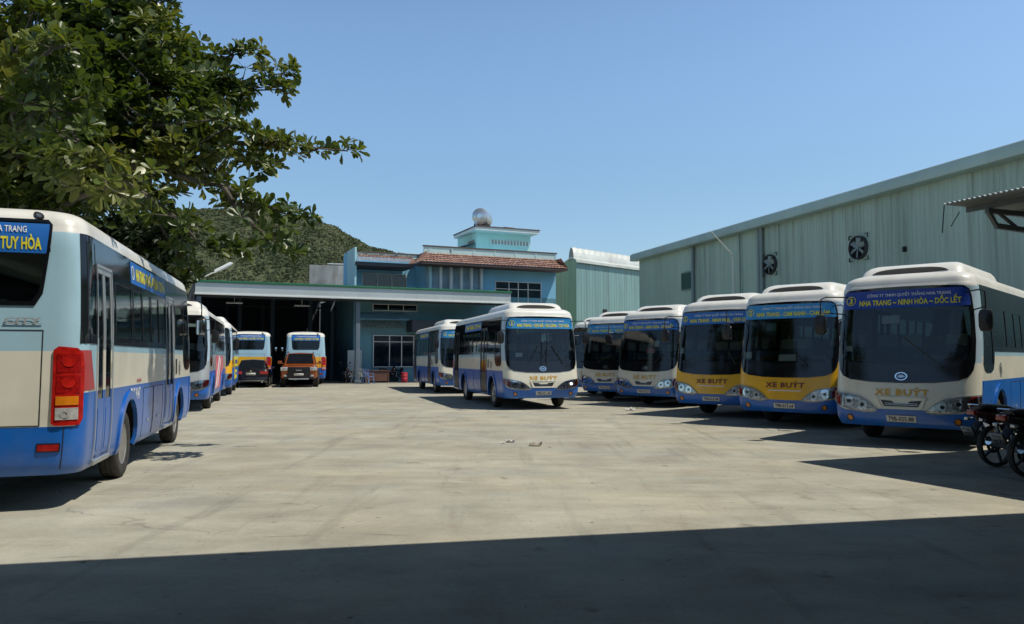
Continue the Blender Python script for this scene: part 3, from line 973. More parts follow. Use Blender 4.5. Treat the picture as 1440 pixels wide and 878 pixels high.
def make_bus(name, F, f, livery, label, group=None, front=None, rear=False, side_sign=None, plate='79B-025.88', ad=None, shown='front', emblem=True,
             papers=(), wipers=((-.35, .25, 1.62), ), open_rear=False, seats=True, badge=False, yaw_wheels=0.0, ac=True, glint=False, dark_doors=True):
    """F: ground point under the middle of the nose; f: the way it faces"""
    f = Vector((f[0], f[1], 0)).normalized()
    c = Vector((F[0], F[1], 0)) - f * (L / 2)
    root = empty(name, c, math.atan2(f.x, -f.y))
    tag(root, label, 'bus', group)
    def part(nm, key, fn, parent=root):
        return link(nm, cached(key, fn), parent)
    part('body', ('shell', livery), lambda: shell_mesh(livery))
    part('underbody', 'well', m_well)
    ws = part('windscreen', 'ws', m_windscreen)
    part('windscreen_frame', 'wsf', m_ws_frame)
    part('window_band', 'bd', lambda: band(PANES_DOOR, True))
    part('window_band', 'bx', lambda: band(PANES_DRV, False))
    for i, q in enumerate(PANES_DOOR): part('window', ('pd', i), lambda: m_pane(*q, True))
    for i, q in enumerate(PANES_DRV): part('window', ('px', i), lambda: m_pane(*q, False))
    for i, (a, b) in enumerate(DOORS):
        d = part('door', ('door', i, livery, dark_doors), lambda: door_mesh(a, b, i, livery, dark_doors))
        part('door_glass', ('dg', i), lambda: door_glass(a, b), d)
        part('door_frame', ('df', i, dark_doors), lambda: door_trim(a, b, dark_doors))
    part('bumper', ('bump', livery), lambda: m_bumper(livery))
    for sg in (-1, 1):
        h = part('headlight', ('hl', sg), lambda: m_headlight(sg))
        part('lamp', ('la', sg), lambda: lamp_mesh(sg * .63, .695, .088), h)
        part('lamp', ('lb', sg, glint and sg > 0), lambda: lamp_mesh(sg * .86, .75, .094, glint and sg > 0), h)
        part('indicator', ('li', sg), lambda: m_indicator(sg), h)
        part('lamp_lens', ('ll', sg), lambda: m_lens(sg), h)
        part('fog_lamp', ('fog', sg), lambda: m_fog(sg))
        mr = part('mirror', ('mir', sg), lambda: m_mirror(sg))
        part('mirror_glass', ('mig', sg), lambda: m_mirror_glass(sg), mr)
        part('wheel_arch', ('ar', sg, 1), lambda: m_arch(AX1, sg < 0))
        part('wheel_arch', ('ar', sg, 2), lambda: m_arch(AX2, sg < 0))
        for ax in (AX1, AX2):
            w = part('wheel', ('ty', sg), lambda: m_tyre(sg))
            w.location = (sg * .985, ax - L / 2, .41)
            w.rotation_euler = (random.uniform(0, 6), 0, yaw_wheels if ax == AX1 else 0)
            part('rim', ('rim', sg, ax == AX2), lambda: m_rim(sg, ax == AX2), w)
    part('grille', ('gr', livery), lambda: m_grille(livery))
    if emblem: part('emblem', 'em', m_emblem)
    part('number_plate', ('pl', plate), lambda: m_plate(plate))
    part('lettering', ('xb', livery), lambda: m_front_text({'w': 'olet', 'y': 'mlet', 's': 'olet'}[livery]))
    if front:
        part('route_sign', ('fs', front), lambda: m_banner(*front))
    for i, w in enumerate(wipers):
        part('wiper', ('wi', w), (lambda: m_wiper(*w)) if len(w) == 3 else (lambda: m_wiper_park(*w)))
    part('dashboard', 'dash', m_dash)
    part('steering_wheel', 'stw', m_wheel)
    if seats:
        rows = list(np.arange(1.9, 7.6, .78))
        for i, y in enumerate(rows):
            for sg in (-1, 1):
                if sg < 0 and (2.2 < y < 3.3 or 6.7 < y < 7.7): continue
                st = part('seat', 'seat', m_seat); st.location = (sg * .60, y - L / 2, -.12)
    if ac:
        pod = part('roof_ac_pod', 'ac', m_ac)
        part('intake_grille', 'acs', m_ac_slot, pod)
    part('side_hatch', 'hd', lambda: m_hatches(True)); part('side_hatch', 'hx', lambda: m_hatches(False))
    part('air_vent', 'vent', m_vent)
    part('rear_window_frame', 'rwf', m_rear_frame); part('rear_window', 'rw', m_rear_glass)
    for sg in (-1, 1):
        part('tail_light', ('tl', sg), lambda: m_tail(sg)); part('reflector', ('rf', sg), lambda: m_reflector(sg))
    part('engine_hatch', 'eh', m_engine_hatch)
    part('rear_camera', 'rc', m_cam)
    if rear: part('rear_route_sign', 'rs', m_rear_banner)
    if badge: part('badge', 'bdg', m_badge)
    if side_sign:
        part('side_sign', ('ss', side_sign), lambda: m_side_sign(side_sign))
    if livery == 'w': part('flash_stripe', 'fl', m_flash)
    part('crest', 'cr1', lambda: m_crest(1.78, True)); part('crest', 'cr2', lambda: m_crest(1.78, False))
    part('notice', 'no', m_notice)
    if ad: part('advert', ('ad', ad), lambda: m_ad(ad))
    for q in papers: part('windscreen_notice', ('pa', q), lambda: m_paper(*q))
    return root
# ------------------------------------------------------------------ where the place's main lines run
def wall_panel_mesh(k, p0, p1, z0, z1, pitch=.21, depth=.016, mi=0, out=Vector((0, 0, 0)), ztop=None):
    """ribbed sheet between two ground points; ztop(t) lets the top edge slope"""
    p0, p1 = Vector(p0), Vector(p1)
    d = (p1 - p0); n = max(1, int(d.length / pitch)); d /= n
    o = out.normalized() * depth
    a, b = [], []
    for i in range(n):
        q = p0 + d * i
        for t, e in ((0, 0), (.60, 0), (.68, 1), (.92, 1)):
            x = q + d * t + o * e
            zt = z1 if ztop is None else ztop((i + t) / n)
            a.append(k.bm.verts.new((x.x, x.y, z0))); b.append(k.bm.verts.new((x.x, x.y, zt)))
    zt = z1 if ztop is None else ztop(1)
    a.append(k.bm.verts.new((p1.x, p1.y, z0))); b.append(k.bm.verts.new((p1.x, p1.y, zt)))
    k.quadstrip(a, b, mi)

# ---- ground: worn concrete yard
def ground_mat():
    m, n, l, p = new_mat('yard_concrete')
    tc = n.new('ShaderNodeTexCoord')
    def noise(sc, det=8, rough=.6, vec=None, dist=0.0):
        t = n.new('ShaderNodeTexNoise'); t.inputs['Scale'].default_value = sc; t.inputs['Detail'].default_value = det
        t.inputs['Roughness'].default_value = rough; t.inputs['Distortion'].default_value = dist
        l.new(vec or tc.outputs['Object'], t.inputs['Vector']); return t.outputs['Fac']
    def rng(src, a, b, c, d):
        t = n.new('ShaderNodeMapRange'); t.inputs[1].default_value = a; t.inputs[2].default_value = b; t.inputs[3].default_value = c; t.inputs[4].default_value = d
        l.new(src, t.inputs[0]); return t.outputs[0]
    def mul(a, b):
        t = n.new('ShaderNodeMath'); t.operation = 'MULTIPLY'; l.new(a, t.inputs[0])
        if isinstance(b, float): t.inputs[1].default_value = b
        else: l.new(b, t.inputs[1])
        return t.outputs[0]
    big = rng(noise(.16, 5), .3, .7, .84, 1.12)
    mid = rng(noise(1.1, 9, .68, dist=.4), .3, .7, .80, 1.15)
    fine = rng(noise(26, 6, .7), .25, .75, .88, 1.10)
    # sweeps left by traffic: noise stretched across the yard
    mp = n.new('ShaderNodeMapping'); mp.inputs['Rotation'].default_value = (0, 0, R(8)); mp.inputs['Scale'].default_value = (.35, 1.6, 1)
    l.new(tc.outputs['Object'], mp.inputs[0])
    swp = rng(noise(1.0, 8, .65, mp.outputs[0], .3), .35, .68, .86, 1.08)
    # dark scuffs and oil spots
    spots = rng(noise(1.9, 10, .75, mp.outputs[0], .8), .60, .70, 1.0, .50)
    specks = rng(noise(9.0, 4, .5), .68, .75, 1.0, .45)
    v = mul(mul(mul(big, mid), mul(fine, swp)), mul(spots, specks))
    # cracks
    warp = n.new('ShaderNodeVectorMath'); warp.operation = 'ADD'
    wn_ = n.new('ShaderNodeTexNoise'); wn_.inputs['Scale'].default_value = .9; wn_.inputs['Detail'].default_value = 6
    l.new(tc.outputs['Object'], wn_.inputs['Vector'])
    sc_ = n.new('ShaderNodeVectorMath'); sc_.operation = 'SCALE'; sc_.inputs['Scale'].default_value = 1.6
    l.new(wn_.outputs['Color'], sc_.inputs[0]); l.new(tc.outputs['Object'], warp.inputs[0]); l.new(sc_.outputs[0], warp.inputs[1])
    vo = n.new('ShaderNodeTexVoronoi'); vo.feature = 'DISTANCE_TO_EDGE'; vo.inputs['Scale'].default_value = .17
    l.new(warp.outputs[0], vo.inputs['Vector'])
    keep = rng(noise(.35, 3), .50, .58, 0, 1)
    cr = rng(vo.outputs['Distance'], .0, .0035, .30, 0.0)
    crk = n.new('ShaderNodeMath'); crk.operation = 'MULTIPLY'; l.new(cr, crk.inputs[0]); l.new(keep, crk.inputs[1])
    inv = n.new('ShaderNodeMath'); inv.operation = 'SUBTRACT'; inv.inputs[0].default_value = 1; l.new(crk.outputs[0], inv.inputs[1])
    v = mul(v, inv.outputs[0])
    hue = n.new('ShaderNodeMix'); hue.data_type = 'RGBA'
    hue.inputs[6].default_value = (.425, .395, .305, 1); hue.inputs[7].default_value = (.40, .395, .335, 1)
    l.new(rng(noise(.45, 4), .35, .65, 0, 1), hue.inputs[0])
    vm = n.new('ShaderNodeVectorMath'); vm.operation = 'SCALE'
    l.new(hue.outputs[2], vm.inputs[0]); l.new(v, vm.inputs['Scale'])
    # old tyre tracks and oil: long thin dark smears, and a scatter of spots
    mp2 = n.new('ShaderNodeMapping'); mp2.inputs['Rotation'].default_value = (0, 0, R(-14)); mp2.inputs['Scale'].default_value = (2.4, .22, 1)
    l.new(tc.outputs['Object'], mp2.inputs[0])
    trk = rng(noise(1.3, 7, .6, mp2.outputs[0], .25), .56, .70, 1.0, .80)
    vs_ = n.new('ShaderNodeTexVoronoi'); vs_.inputs['Scale'].default_value = .9; l.new(warp.outputs[0], vs_.inputs['Vector'])
    oil = rng(vs_.outputs['Distance'], .03, .11, .62, 1.0)
    vm2 = n.new('ShaderNodeVectorMath'); vm2.operation = 'SCALE'; l.new(vm.outputs[0], vm2.inputs[0]); l.new(mul(trk, oil), vm2.inputs['Scale'])
    l.new(vm2.outputs[0], p.inputs['Base Color'])
    p.inputs['Roughness'].default_value = .9
    p.inputs['Specular IOR Level'].default_value = .25
    b = n.new('ShaderNodeBump'); b.inputs['Strength'].default_value = .35; b.inputs['Distance'].default_value = .015
    hs = n.new('ShaderNodeMath'); hs.operation = 'ADD'; l.new(noise(14, 8, .7), hs.inputs[0]); l.new(v, hs.inputs[1])
    l.new(hs.outputs[0], b.inputs['Height']); l.new(b.outputs[0], p.inputs['Normal'])
    return m
k = MB()
xs = [-1500, -200, -60, -30, -15, 0, 15, 30, 60, 200, 1500]; ysg = [-300, -60, -20, 0, 10, 20, 30, 50, 80, 200, 3000]
g = [[k.bm.verts.new((x, y, 0)) for x in xs] for y in ysg]
for a, b in zip(g, g[1:]): k.quadstrip(a, b)
tag(k.build('ground', [ground_mat()]), kind='structure')

# ---- hill
def prof(px): return np.interp(px, [-900, -400, -100, 60, 150, 220, 290, 340, 395, 440, 470, 490, 520, 549, 575, 640, 700, 760, 840], [420, 345, 330, 322, 308, 295, 289, 291, 298, 305, 316, 328, 344, 350, 357, 378, 400, 450, 504])
def hill_height(x, y):
    px = 720 + 1100 * x / y
    top = (504 - prof(px)) / 1100 * 620
    t = np.clip((y - 330) / (620 - 330), 0, 1)
    ridge = t ** 1.15
    back = np.clip((y - 620) / 250, 0, 1)
    fold = 1 + .06 * np.sin(x * .030 + y * .008) * (1 - t) + .05 * np.sin(x * .011 - 1.3 + y * .02) * (1 - t)
    return top * ridge * (1 - back ** 2) * fold
hv, hf = [], []
PX = np.linspace(-900, 840, 150); YY = np.concatenate([np.linspace(325, 620, 44), np.linspace(640, 880, 10)])
for y in YY:
    for px in PX:
        x = (px - 720) / 1100 * y
        h = hill_height(x, y)
        hv.append((x, y, h + (NR.rand() - .5) * min(1.5, h * .05) - .3))
nx = len(PX)
for i in range(len(YY) - 1):
    for j in range(nx - 1):
        a = i * nx + j
        hf.append((a, a + 1, a + nx + 1, a + nx))
me = bpy.data.meshes.new('hill'); me.from_pydata(hv, [], hf); me.update()
for f in me.polygons: f.use_smooth = True
m_hill = mat('hill_scrub_soil', (0.075, 0.085, 0.045), .95, 0, .45, .02, spec=.1)
me.materials.append(m_hill)
tag(link('hill', me), kind='structure')

def foliage_mat(name, c1, c2, c3, rough=.55, spec=.35, trans=.25, patches=0.0):
    """leaves: every leaf its own tint, light passing through a little"""
    m, n, l, p = new_mat(name)
    ge = n.new('ShaderNodeNewGeometry')
    rp = n.new('ShaderNodeValToRGB')
    rp.color_ramp.elements[0].color = (*c1, 1); rp.color_ramp.elements[1].color = (*c3, 1)
    e = rp.color_ramp.elements.new(.55); e.color = (*c2, 1)
    fac = ge.outputs['Random Per Island']
    if patches:
        tc = n.new('ShaderNodeTexCoord'); no = n.new('ShaderNodeTexNoise'); no.inputs['Scale'].default_value = patches; no.inputs['Detail'].default_value = 5
        l.new(tc.outputs['Object'], no.inputs['Vector'])
        r2 = n.new('ShaderNodeMapRange'); r2.inputs[1].default_value = .35; r2.inputs[2].default_value = .65; l.new(no.outputs['Fac'], r2.inputs[0])
        mm = n.new('ShaderNodeMix'); mm.inputs[0].default_value = .6; l.new(fac, mm.inputs[2]); l.new(r2.outputs[0], mm.inputs[3]); fac = mm.outputs[0]
    l.new(fac, rp.inputs[0]); l.new(rp.outputs[0], p.inputs['Base Color'])
    p.inputs['Roughness'].default_value = rough; p.inputs['Specular IOR Level'].default_value = spec
    o = n['Material Output']
    t = n.new('ShaderNodeBsdfTranslucent')
    sc = n.new('ShaderNodeVectorMath'); sc.operation = 'MULTIPLY'; sc.inputs[1].default_value = (1.5, 1.5, .5); l.new(rp.outputs[0], sc.inputs[0]); l.new(sc.outputs[0], t.inputs[0])
    ms = n.new('ShaderNodeMixShader'); ms.inputs[0].default_value = trans
    l.new(p.outputs[0], ms.inputs[1]); l.new(t.outputs[0], ms.inputs[2]); l.new(ms.outputs[0], o.inputs['Surface'])
    return m
M['scrub'] = foliage_mat('hillside_foliage', (.060, .080, .046), (.088, .108, .062), (.130, .132, .088), .85, .1, .10, .015)
# hillside growth: thousands of small leaf clumps on the slope, one mass
def scatter_quads(centres, per, size, rad, flat=.6, seed=1):
    rs = np.random.RandomState(seed)
    n = len(centres) * per
    c = np.repeat(np.array(centres), per, 0) 
    rr = np.repeat(np.array(rad), per)[:, None]
    d = rs.normal(size=(n, 3)); d /= np.linalg.norm(d, axis=1)[:, None]
    d[:, 2] = np.abs(d[:, 2]) * flat
    c = c + d * rr * rs.uniform(.6, 1.0, (n, 1))
    u = rs.normal(size=(n, 3)) * .5 + np.cross(d, [0, 0, 1.0]); u /= np.linalg.norm(u, axis=1)[:, None]
    w = np.cross(d + rs.normal(size=(n, 3)) * .35, u); w /= np.linalg.norm(w, axis=1)[:, None]
    s = (np.repeat(np.array(size), per) * rs.uniform(.6, 1.3, n))[:, None]
    v = np.stack([c - u * s - w * s * .4, c + u * s * .3 - w * s, c + u * s + w * s * .3, c - u * s * .2 + w * s], 1).reshape(-1, 3)
    f = np.arange(n * 4).reshape(-1, 4)
    return v, f
def mesh_np(name, v, f, mats):
    me = bpy.data.meshes.new(name)
    me.vertices.add(len(v)); me.vertices.foreach_set('co', np.asarray(v, dtype=np.float32).ravel())
    k = f.shape[1]
    me.loops.add(f.size); me.loops.foreach_set('vertex_index', f.ravel().astype(np.int32))
    me.polygons.add(len(f)); me.polygons.foreach_set('loop_start', np.arange(0, f.size, k, dtype=np.int32)); me.polygons.foreach_set('loop_total', np.full(len(f), k, dtype=np.int32))
    me.update(calc_edges=True)
    for m in mats: me.materials.append(M[m] if isinstance(m, str) else m)
    return me
cs, rd = [], []
for i in range(24000):
    px = NR.uniform(60, 800); y = 335 + 300 * NR.rand() ** 1.0
    x = (px - 720) / 1100 * y
    h = float(hill_height(x, y))
    if h < 1: continue
    r = NR.uniform(.7, 1.9) * (1.0 + (NR.rand() < .05) * .8)
    cs.append((x, y, h - r * .25)); rd.append(r)
v, f = scatter_quads(cs, 9, [r * .38 for r in rd], rd, .7)
tag(link('hillside_scrub', mesh_np('hillside_scrub', v, f, ['scrub'])), kind='stuff')

# ---- long green warehouse on the right
def wall_metal(name, c, var=.10, rust=.35):
    m, n, l, p = new_mat(name)
    tc = n.new('ShaderNodeTexCoord')
    def noise(sc, vec, det=6):
        t = n.new('ShaderNodeTexNoise'); t.inputs['Scale'].default_value = sc; t.inputs['Detail'].default_value = det; l.new(vec, t.inputs['Vector']); return t.outputs['Fac']
    mp = n.new('ShaderNodeMapping'); mp.inputs['Scale'].default_value = (1, 1, .05); l.new(tc.outputs['Object'], mp.inputs[0])
    mr = n.new('ShaderNodeMapRange'); mr.inputs[1].default_value = .3; mr.inputs[2].default_value = .7; mr.inputs[3].default_value = 1 - var; mr.inputs[4].default_value = 1 + var
    l.new(noise(1.2, mp.outputs[0]), mr.inputs[0])
    sc = n.new('ShaderNodeVectorMath'); sc.operation = 'SCALE'; sc.inputs[0].default_value = c; l.new(mr.outputs[0], sc.inputs['Scale'])
    # streaks of dirt running down from the eave
    m2 = n.new('ShaderNodeMapRange'); m2.inputs[1].default_value = .50; m2.inputs[2].default_value = .72; m2.inputs[4].default_value = rust
    l.new(noise(4.0, mp.outputs[0], 8), m2.inputs[0])
    sp = n.new('ShaderNodeSeparateXYZ'); l.new(tc.outputs['Object'], sp.inputs[0])
    m3 = n.new('ShaderNodeMapRange'); m3.inputs[1].default_value = 4.0; m3.inputs[2].default_value = 8.0; m3.inputs[3].default_value = .35; l.new(sp.outputs['Z'], m3.inputs[0])
    mu = n.new('ShaderNodeMath'); mu.operation = 'MULTIPLY'; l.new(m2.outputs[0], mu.inputs[0]); l.new(m3.outputs[0], mu.inputs[1])
    mx = n.new('ShaderNodeMix'); mx.data_type = 'RGBA'; mx.inputs[7].default_value = (.12, .105, .08, 1)
    l.new(mu.outputs[0], mx.inputs[0]); l.new(sc.outputs[0], mx.inputs[6])
    l.new(mx.outputs[2], p.inputs['Base Color'])
    p.inputs['Roughness'].default_value = .55; p.inputs['Specular IOR Level'].default_value = .4
    return m
M['wh_green'] = wall_metal('warehouse_green_sheet', (.345, .455, .395), .14, .6)
M['wh_green2'] = wall_metal('warehouse_fresh_green_sheet', (.38, .51, .43), .10, .35)
M['wh_trim'] = mat('zinc_trim', (.36, .48, .45), .45, .2, .10, .6, dirt=.2)
M['wh_pipe'] = mat('downpipe_grey', (.20, .26, .26), .5, .1, .10, 1)
M['steel_dk'] = mat('fan_housing', (.05, .05, .055), .6, .2, .2, 2)
M['zinc'] = mat('white_roof_sheet', (.62, .64, .60), .45, .1, .10, .5, dirt=.3)
WA = Vector((19.2, 16.2, 0)); WB = Vector((8.48, 51.8, 0))
wd = (WB - WA).normalized(); wn3 = Vector((-wd.y, wd.x, 0)).normalized()      # points to the yard
if wn3.x > 0: wn3 = -wn3
WZ = 8.0
def wq(t): return WA + wd * t
wl_len = (WB - WA).length
root = empty('warehouse', (WA + WB) / 2 - wn3 * 10)
inv = Matrix.Translation(-root.location)
tag(root, 'long green corrugated metal warehouse behind the row of parked buses', 'warehouse')
def wpart(k, name, mats, parent=None, **kw):
    parent = parent or root
    bmesh.ops.transform(k.bm, matrix=Matrix.Translation(-root.location), verts=k.bm.verts[:])
    return k.build(name, mats, parent, **kw)
# the wall stands in panel fields; some were re-sheeted in a fresher green
def px_to_t(px):        # where along the wall a sight line meets it
    r = (px - 720) / 1100
    return (WA.x - r * WA.y) / (r * wd.y - wd.x)
cuts = [0] + [px_to_t(p) for p in (1330, 1075, 1045, 1008, 978)] + [wl_len]
styles = [0, 0, 1, 0, 1, 0]
styles = [0, 0, 1, 1, 0, 1]
k = MB()
WA0 = wq(-14)
wall_panel_mesh(k, WA0, WA, 0, WZ, out=wn3)
for (a, b), st in zip(zip(cuts, cuts[1:]), styles):
    wall_panel_mesh(k, wq(a), wq(b), 0, WZ, mi=st, out=wn3)
# gable ends and back
B2 = WB - wn3 * 20
wall_panel_mesh(k, WB, B2, 0, WZ, mi=0, out=wd)
wall_panel_mesh(k, WA0 - wn3 * 20, B2, 0, WZ, out=-wn3)
wpart(k, 'wall', ['wh_green', 'wh_green2'], smooth=False, recalc=False)
k = MB()
e0, e1 = WA0 + wn3 * .45, WB + wn3 * .45 + wd * .3
rg0, rg1 = WA0 - wn3 * 10, WB - wn3 * 10 + wd * .3
f0, f1 = WA0 - wn3 * 20.4, WB - wn3 * 20.4 + wd * .3
for (p, q, zp, zq) in ((e0, rg0, WZ + .42, WZ + 1.7), (rg0, f0, WZ + 1.7, WZ + .42)):
    d = (WB - WA0) + wd * .3
    vs = [k.bm.verts.new((v.x, v.y, z)) for v, z in ((p, zp), (p + d, zp), (q + d, zq), (q, zq))]
    k.face(vs)
    vs2 = [k.bm.verts.new(v.co - Vector((0, 0, .06))) for v in vs]
    k.face(vs2[::-1]); k.quadstrip(vs, vs2, 0, True)
wpart(k, 'roof', ['zinc'], smooth=False)
k = MB()
k.bar(WA0 + wn3 * .50 + Vector((0, 0, WZ + .17)), WB + wn3 * .50 + wd * .3 + Vector((0, 0, WZ + .15)), .10, .40, mi=0, bev=.02)
k.bar(WA0 + wn3 * .24 + Vector((0, 0, WZ - .035)), WB + wn3 * .24 + wd * .3 + Vector((0, 0, WZ - .035)), .44, .03, mi=0)
wpart(k, 'fascia', ['wh_trim'])
for px in (978, 1072, 1076, 1045):
    t = px_to_t(px)
    k = MB(); k.cyl(wq(t) + wn3 * .12 + Vector((0, 0, .1)), wq(t) + wn3 * .12 + Vector((0, 0, WZ - .05)), .10 if px != 1045 else .04, n=10)
    for z in (2, 4, 6, 7.4): k.cyl(wq(t) + wn3 * .12 + Vector((0, 0, z)), wq(t) + wn3 * .12 + Vector((0, 0, z + .05)), .12 if px != 1045 else .05, n=10)
    wpart(k, 'downpipe', ['wh_pipe'])
def on_wall(px, py):
    t = px_to_t(px); p = wq(t)
    return p + Vector((0, 0, 1.5 + (504 - py) / 1100 * p.y))
for px, py, r in ((1087, 372, .48), (1213, 348, .48)):
    c = on_wall(px, py)
    T = Matrix.Translation(c + wn3 * .10) @ Matrix((( -wd.x, wn3.x * -1, 0, 0), (-wd.y, wn3.y * -1, 0, 0), (0, 0, 1, 0), (0, 0, 0, 1)))
    k = MB()
    s_ = r * 1.12
    for bx in [((sx * s_ * .86, 0, sz * s_), (s_ * .32, .04, .03)) for sx in (-1, 1) for sz in (-1, 1)] + [((sx * s_, 0, sz * s_ * .86), (.03, .04, s_ * .32)) for sx in (-1, 1) for sz in (-1, 1)]:
        k.box(*bx, T=T, mi=0)
    k.lathe([(r * .93, -.08), (r, -.10), (r * 1.03, -.08), (r * 1.03, .04), (r * .93, .04)], (0, 0, 0), 'Y', 28, 0, close=True, T=T)
    # corner plates
    k.lathe([(.001, .05), (r * 1.0, .05), (r * 1.0, .07), (.001, .07)], (0, 0, 0), 'Y', 28, 1, T=T)
    fan = wpart(k, 'exhaust_fan', ['steel_dk', 'under'])
    k = MB()
    for i in range(6):
        a = R(60 * i + 8)
        Tb = T @ Matrix.Translation((0, -.03, 0)) @ Matrix.Rotation(a, 4, 'Y') @ Matrix.Translation((0, 0, r * .52)) @ Matrix.Rotation(R(28), 4, 'Z')
        k.box((0, 0, 0), (r * .34, .02, r * .68), T=Tb, mi=0, bev=.005, top=(1.3, 1))
    k.lathe([(.001, -.05), (r * .16, -.04), (r * .18, .02), (.001, .03)], (0, 0, 0), 'Y', 14, 0, T=T @ Matrix.Translation((0, -.03, 0)))
    wpart(k, 'fan_blades', ['wh_pipe'], fan)
c = on_wall(970, 395)
k = MB()
T = Matrix.Translation(c + wn3 * .06) @ Matrix(((-wd.x, -wn3.x, 0, 0), (-wd.y, -wn3.y, 0, 0), (0, 0, 1, 0), (0, 0, 0, 1)))
k.box((0, 0, 0), (1.3, .05, 1.0), T=T, mi=0)
for z in (-.5, .5): k.box((0, -.03, z), (1.4, .09, .06), T=T, mi=1)
for x in (-.68, .68): k.box((x, -.03, 0), (.06, .09, 1.0), T=T, mi=1)
for i in range(7): k.box((0, -.04, -.40 + i * .13), (1.28, .05, .05), T=T, mi=0)
wpart(k, 'shuttered_window', [mat('dark_green_shutter', (.03, .10, .08), .5, 0, .15, 3), 'wh_pipe'])
c = on_wall(1277, 350)
k = MB(); k.box(c + wn3 * .06, (.12, .12, .2), bev=.02)
wpart(k, 'wall_box', ['under'])

# ---- second green shed between the blue building and the warehouse
M['sh_green'] = wall_metal('shed_yellow_green_sheet', (.30, .42, .26), .12, .4)
M['sh_blue'] = wall_metal('shed_blue_green_sheet', (.22, .36, .36), .10, .4)
K0 = Vector((5.16, 62.4, 0)); kd = Vector((.714, .70, 0)).normalized(); kw = Vector((-.146, .989, 0)).normalized()
root = empty('storage_shed', K0 + kd * 6 + kw * 5)
root['category'] = 'shed'
root['label'] = 'pale green shed with white arched ridge vent, between the blue building and the warehouse'
EZ = 9.35
k = MB()
wall_panel_mesh(k, K0, K0 + kd * 17, 0, EZ, mi=1, out=Vector((kd.y, -kd.x, 0)), pitch=.35)
wall_panel_mesh(k, K0 + kw * 8.4, K0, 0, EZ, mi=0, out=-kd, pitch=.35, ztop=lambda t: EZ + .40 * min(1, (1 - t) / .21) if t > .79 else EZ + .40 - .2 * ((.79 - t) / .79))
wall_panel_mesh(k, K0 + kd * 17, K0 + kd * 17 + kw * 8.4, 0, EZ, mi=0, out=kd)
wall_panel_mesh(k, K0 + kd * 17 + kw * 8.4, K0 + kw * 8.4, 0, EZ + .18, mi=0, out=kw)
wpart(k, 'wall', ['sh_green', 'sh_blue'], smooth=False, recalc=False)
k = MB()
o = -kw * .25 - kd * .1
pts = [(o, EZ + .02), (kw * 1.5 - kd * .1, EZ + .46), (kw * 8.5 - kd * .1, EZ + .25)]
for (a, za), (b, zb) in zip(pts, pts[1:]):
    vs = [k.bm.verts.new(Vector((v.x, v.y, z))) for v, z in ((K0 + a, za), (K0 + a + kd * 17.3, za), (K0 + b + kd * 17.3, zb), (K0 + b, zb))]
    lo = [k.bm.verts.new(v.co - Vector((0, 0, .10))) for v in vs]
    k.face(vs); k.face(lo[::-1]); k.quadstrip(vs, lo, 0, True)
k.bar(K0 + o + Vector((0, 0, EZ - .09)), K0 + o + kd * 17.3 + Vector((0, 0, EZ - .09)), .06, .20)
wpart(k, 'roof', ['zinc'], smooth=False)
k = MB()
V0 = K0 + kw * 1.75 - kd * .05; rad = .95
n = 46
rings = []
for i in range(n + 1):
    r = rad * (1.0 if i % 2 else .955)
    q = V0 + kd * (17.2 * i / n)
    rings.append([k.bm.verts.new(q + kw * (-r * math.cos(R(a))) + Vector((0, 0, EZ + .25 + r * 1.12 * math.sin(R(a))))) for a in range(0, 181, 15)])
for a, b in zip(rings, rings[1:]): k.quadstrip(a, b)
k.face(rings[0], 1); k.face(rings[-1], 1)
wpart(k, 'ridge_vent', ['zinc', mat('vent_end_board', (.30, .29, .25), .8, 0, .2, 2)], smooth=False)
for t, w in ((10.3, .12), (11.4, .19)):
    k = MB(); q = K0 + kd * t - kw * .2
    k.cyl(q + Vector((0, 0, 0)), q + Vector((0, 0, EZ - .5)), w, n=10)
    wpart(k, 'downpipe', ['zinc'])
k = MB(); k.box(K0 + kd * 11.0 - kw * .35 + Vector((0, 0, EZ - .35)), (1.3, .5, .35), rz=math.atan2(kd.y, kd.x), bev=.03)
wpart(k, 'gutter_hopper', [mat('blue_hopper', (.10, .22, .50), .5, 0, .1, 2)])
k = MB(); k.box(K0 + kd * 3.6 - kw * .06 + Vector((0, 0, 5.2)), (.5, .06, .7), rz=math.atan2(kd.y, kd.x), bev=.01)
wpart(k, 'vent_opening', ['under'])
# ------------------------------------------------------------------ open bus shed and the blue office building
SR = math.atan2(.402, .916)
SO = Vector((-17.4, 42.8, 0))
M['shed_white'] = mat('fascia_pale_panel', (.50, .55, .56), .5, .1, .06, .4, dirt=.12)
M['green_trim'] = mat('green_roof_trim', (.02, .14, .07), .5, 0, .1, 1)
M['wtrim'] = mat('white_trim', (.72, .74, .72), .5, 0, .05, 1)
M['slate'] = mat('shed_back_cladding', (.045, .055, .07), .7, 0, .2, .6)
M['steel_d'] = mat('dark_steel', (.05, .06, .07), .6, .3, .15, 2)
M['col_p'] = mat('painted_column', (.12, .16, .20), .6, 0, .1, 2)
M['bldg'] = mat('pale_blue_wall_paint', (.44, .70, .74), .75, 0, .07, .5, dirt=.10)
M['bldg_d'] = mat('deeper_blue_wall_paint', (.25, .56, .76), .75, 0, .07, .5, dirt=.10)
M['bwhite'] = mat('building_white_trim', (.70, .74, .72), .7, 0, .05, .7, dirt=.12)
M['mint'] = mat('mint_parapet_paint', (.50, .68, .68), .75, 0, .06, .7, dirt=.15)
M['brown'] = mat('brown_coping', (.11, .075, .065), .7, 0, .1, 1)
M['conc_old'] = mat('weathered_concrete', (.30, .31, .30), .9, 0, .35, .9, bump=.3, bscale=4, dirt=.8)
M['winglass'] = glass_mat('office_window_glass', (.45, .52, .58))
M['curtain'] = mat('curtain_cloth', (.26, .36, .42), .9, 0, .25, 1.5)
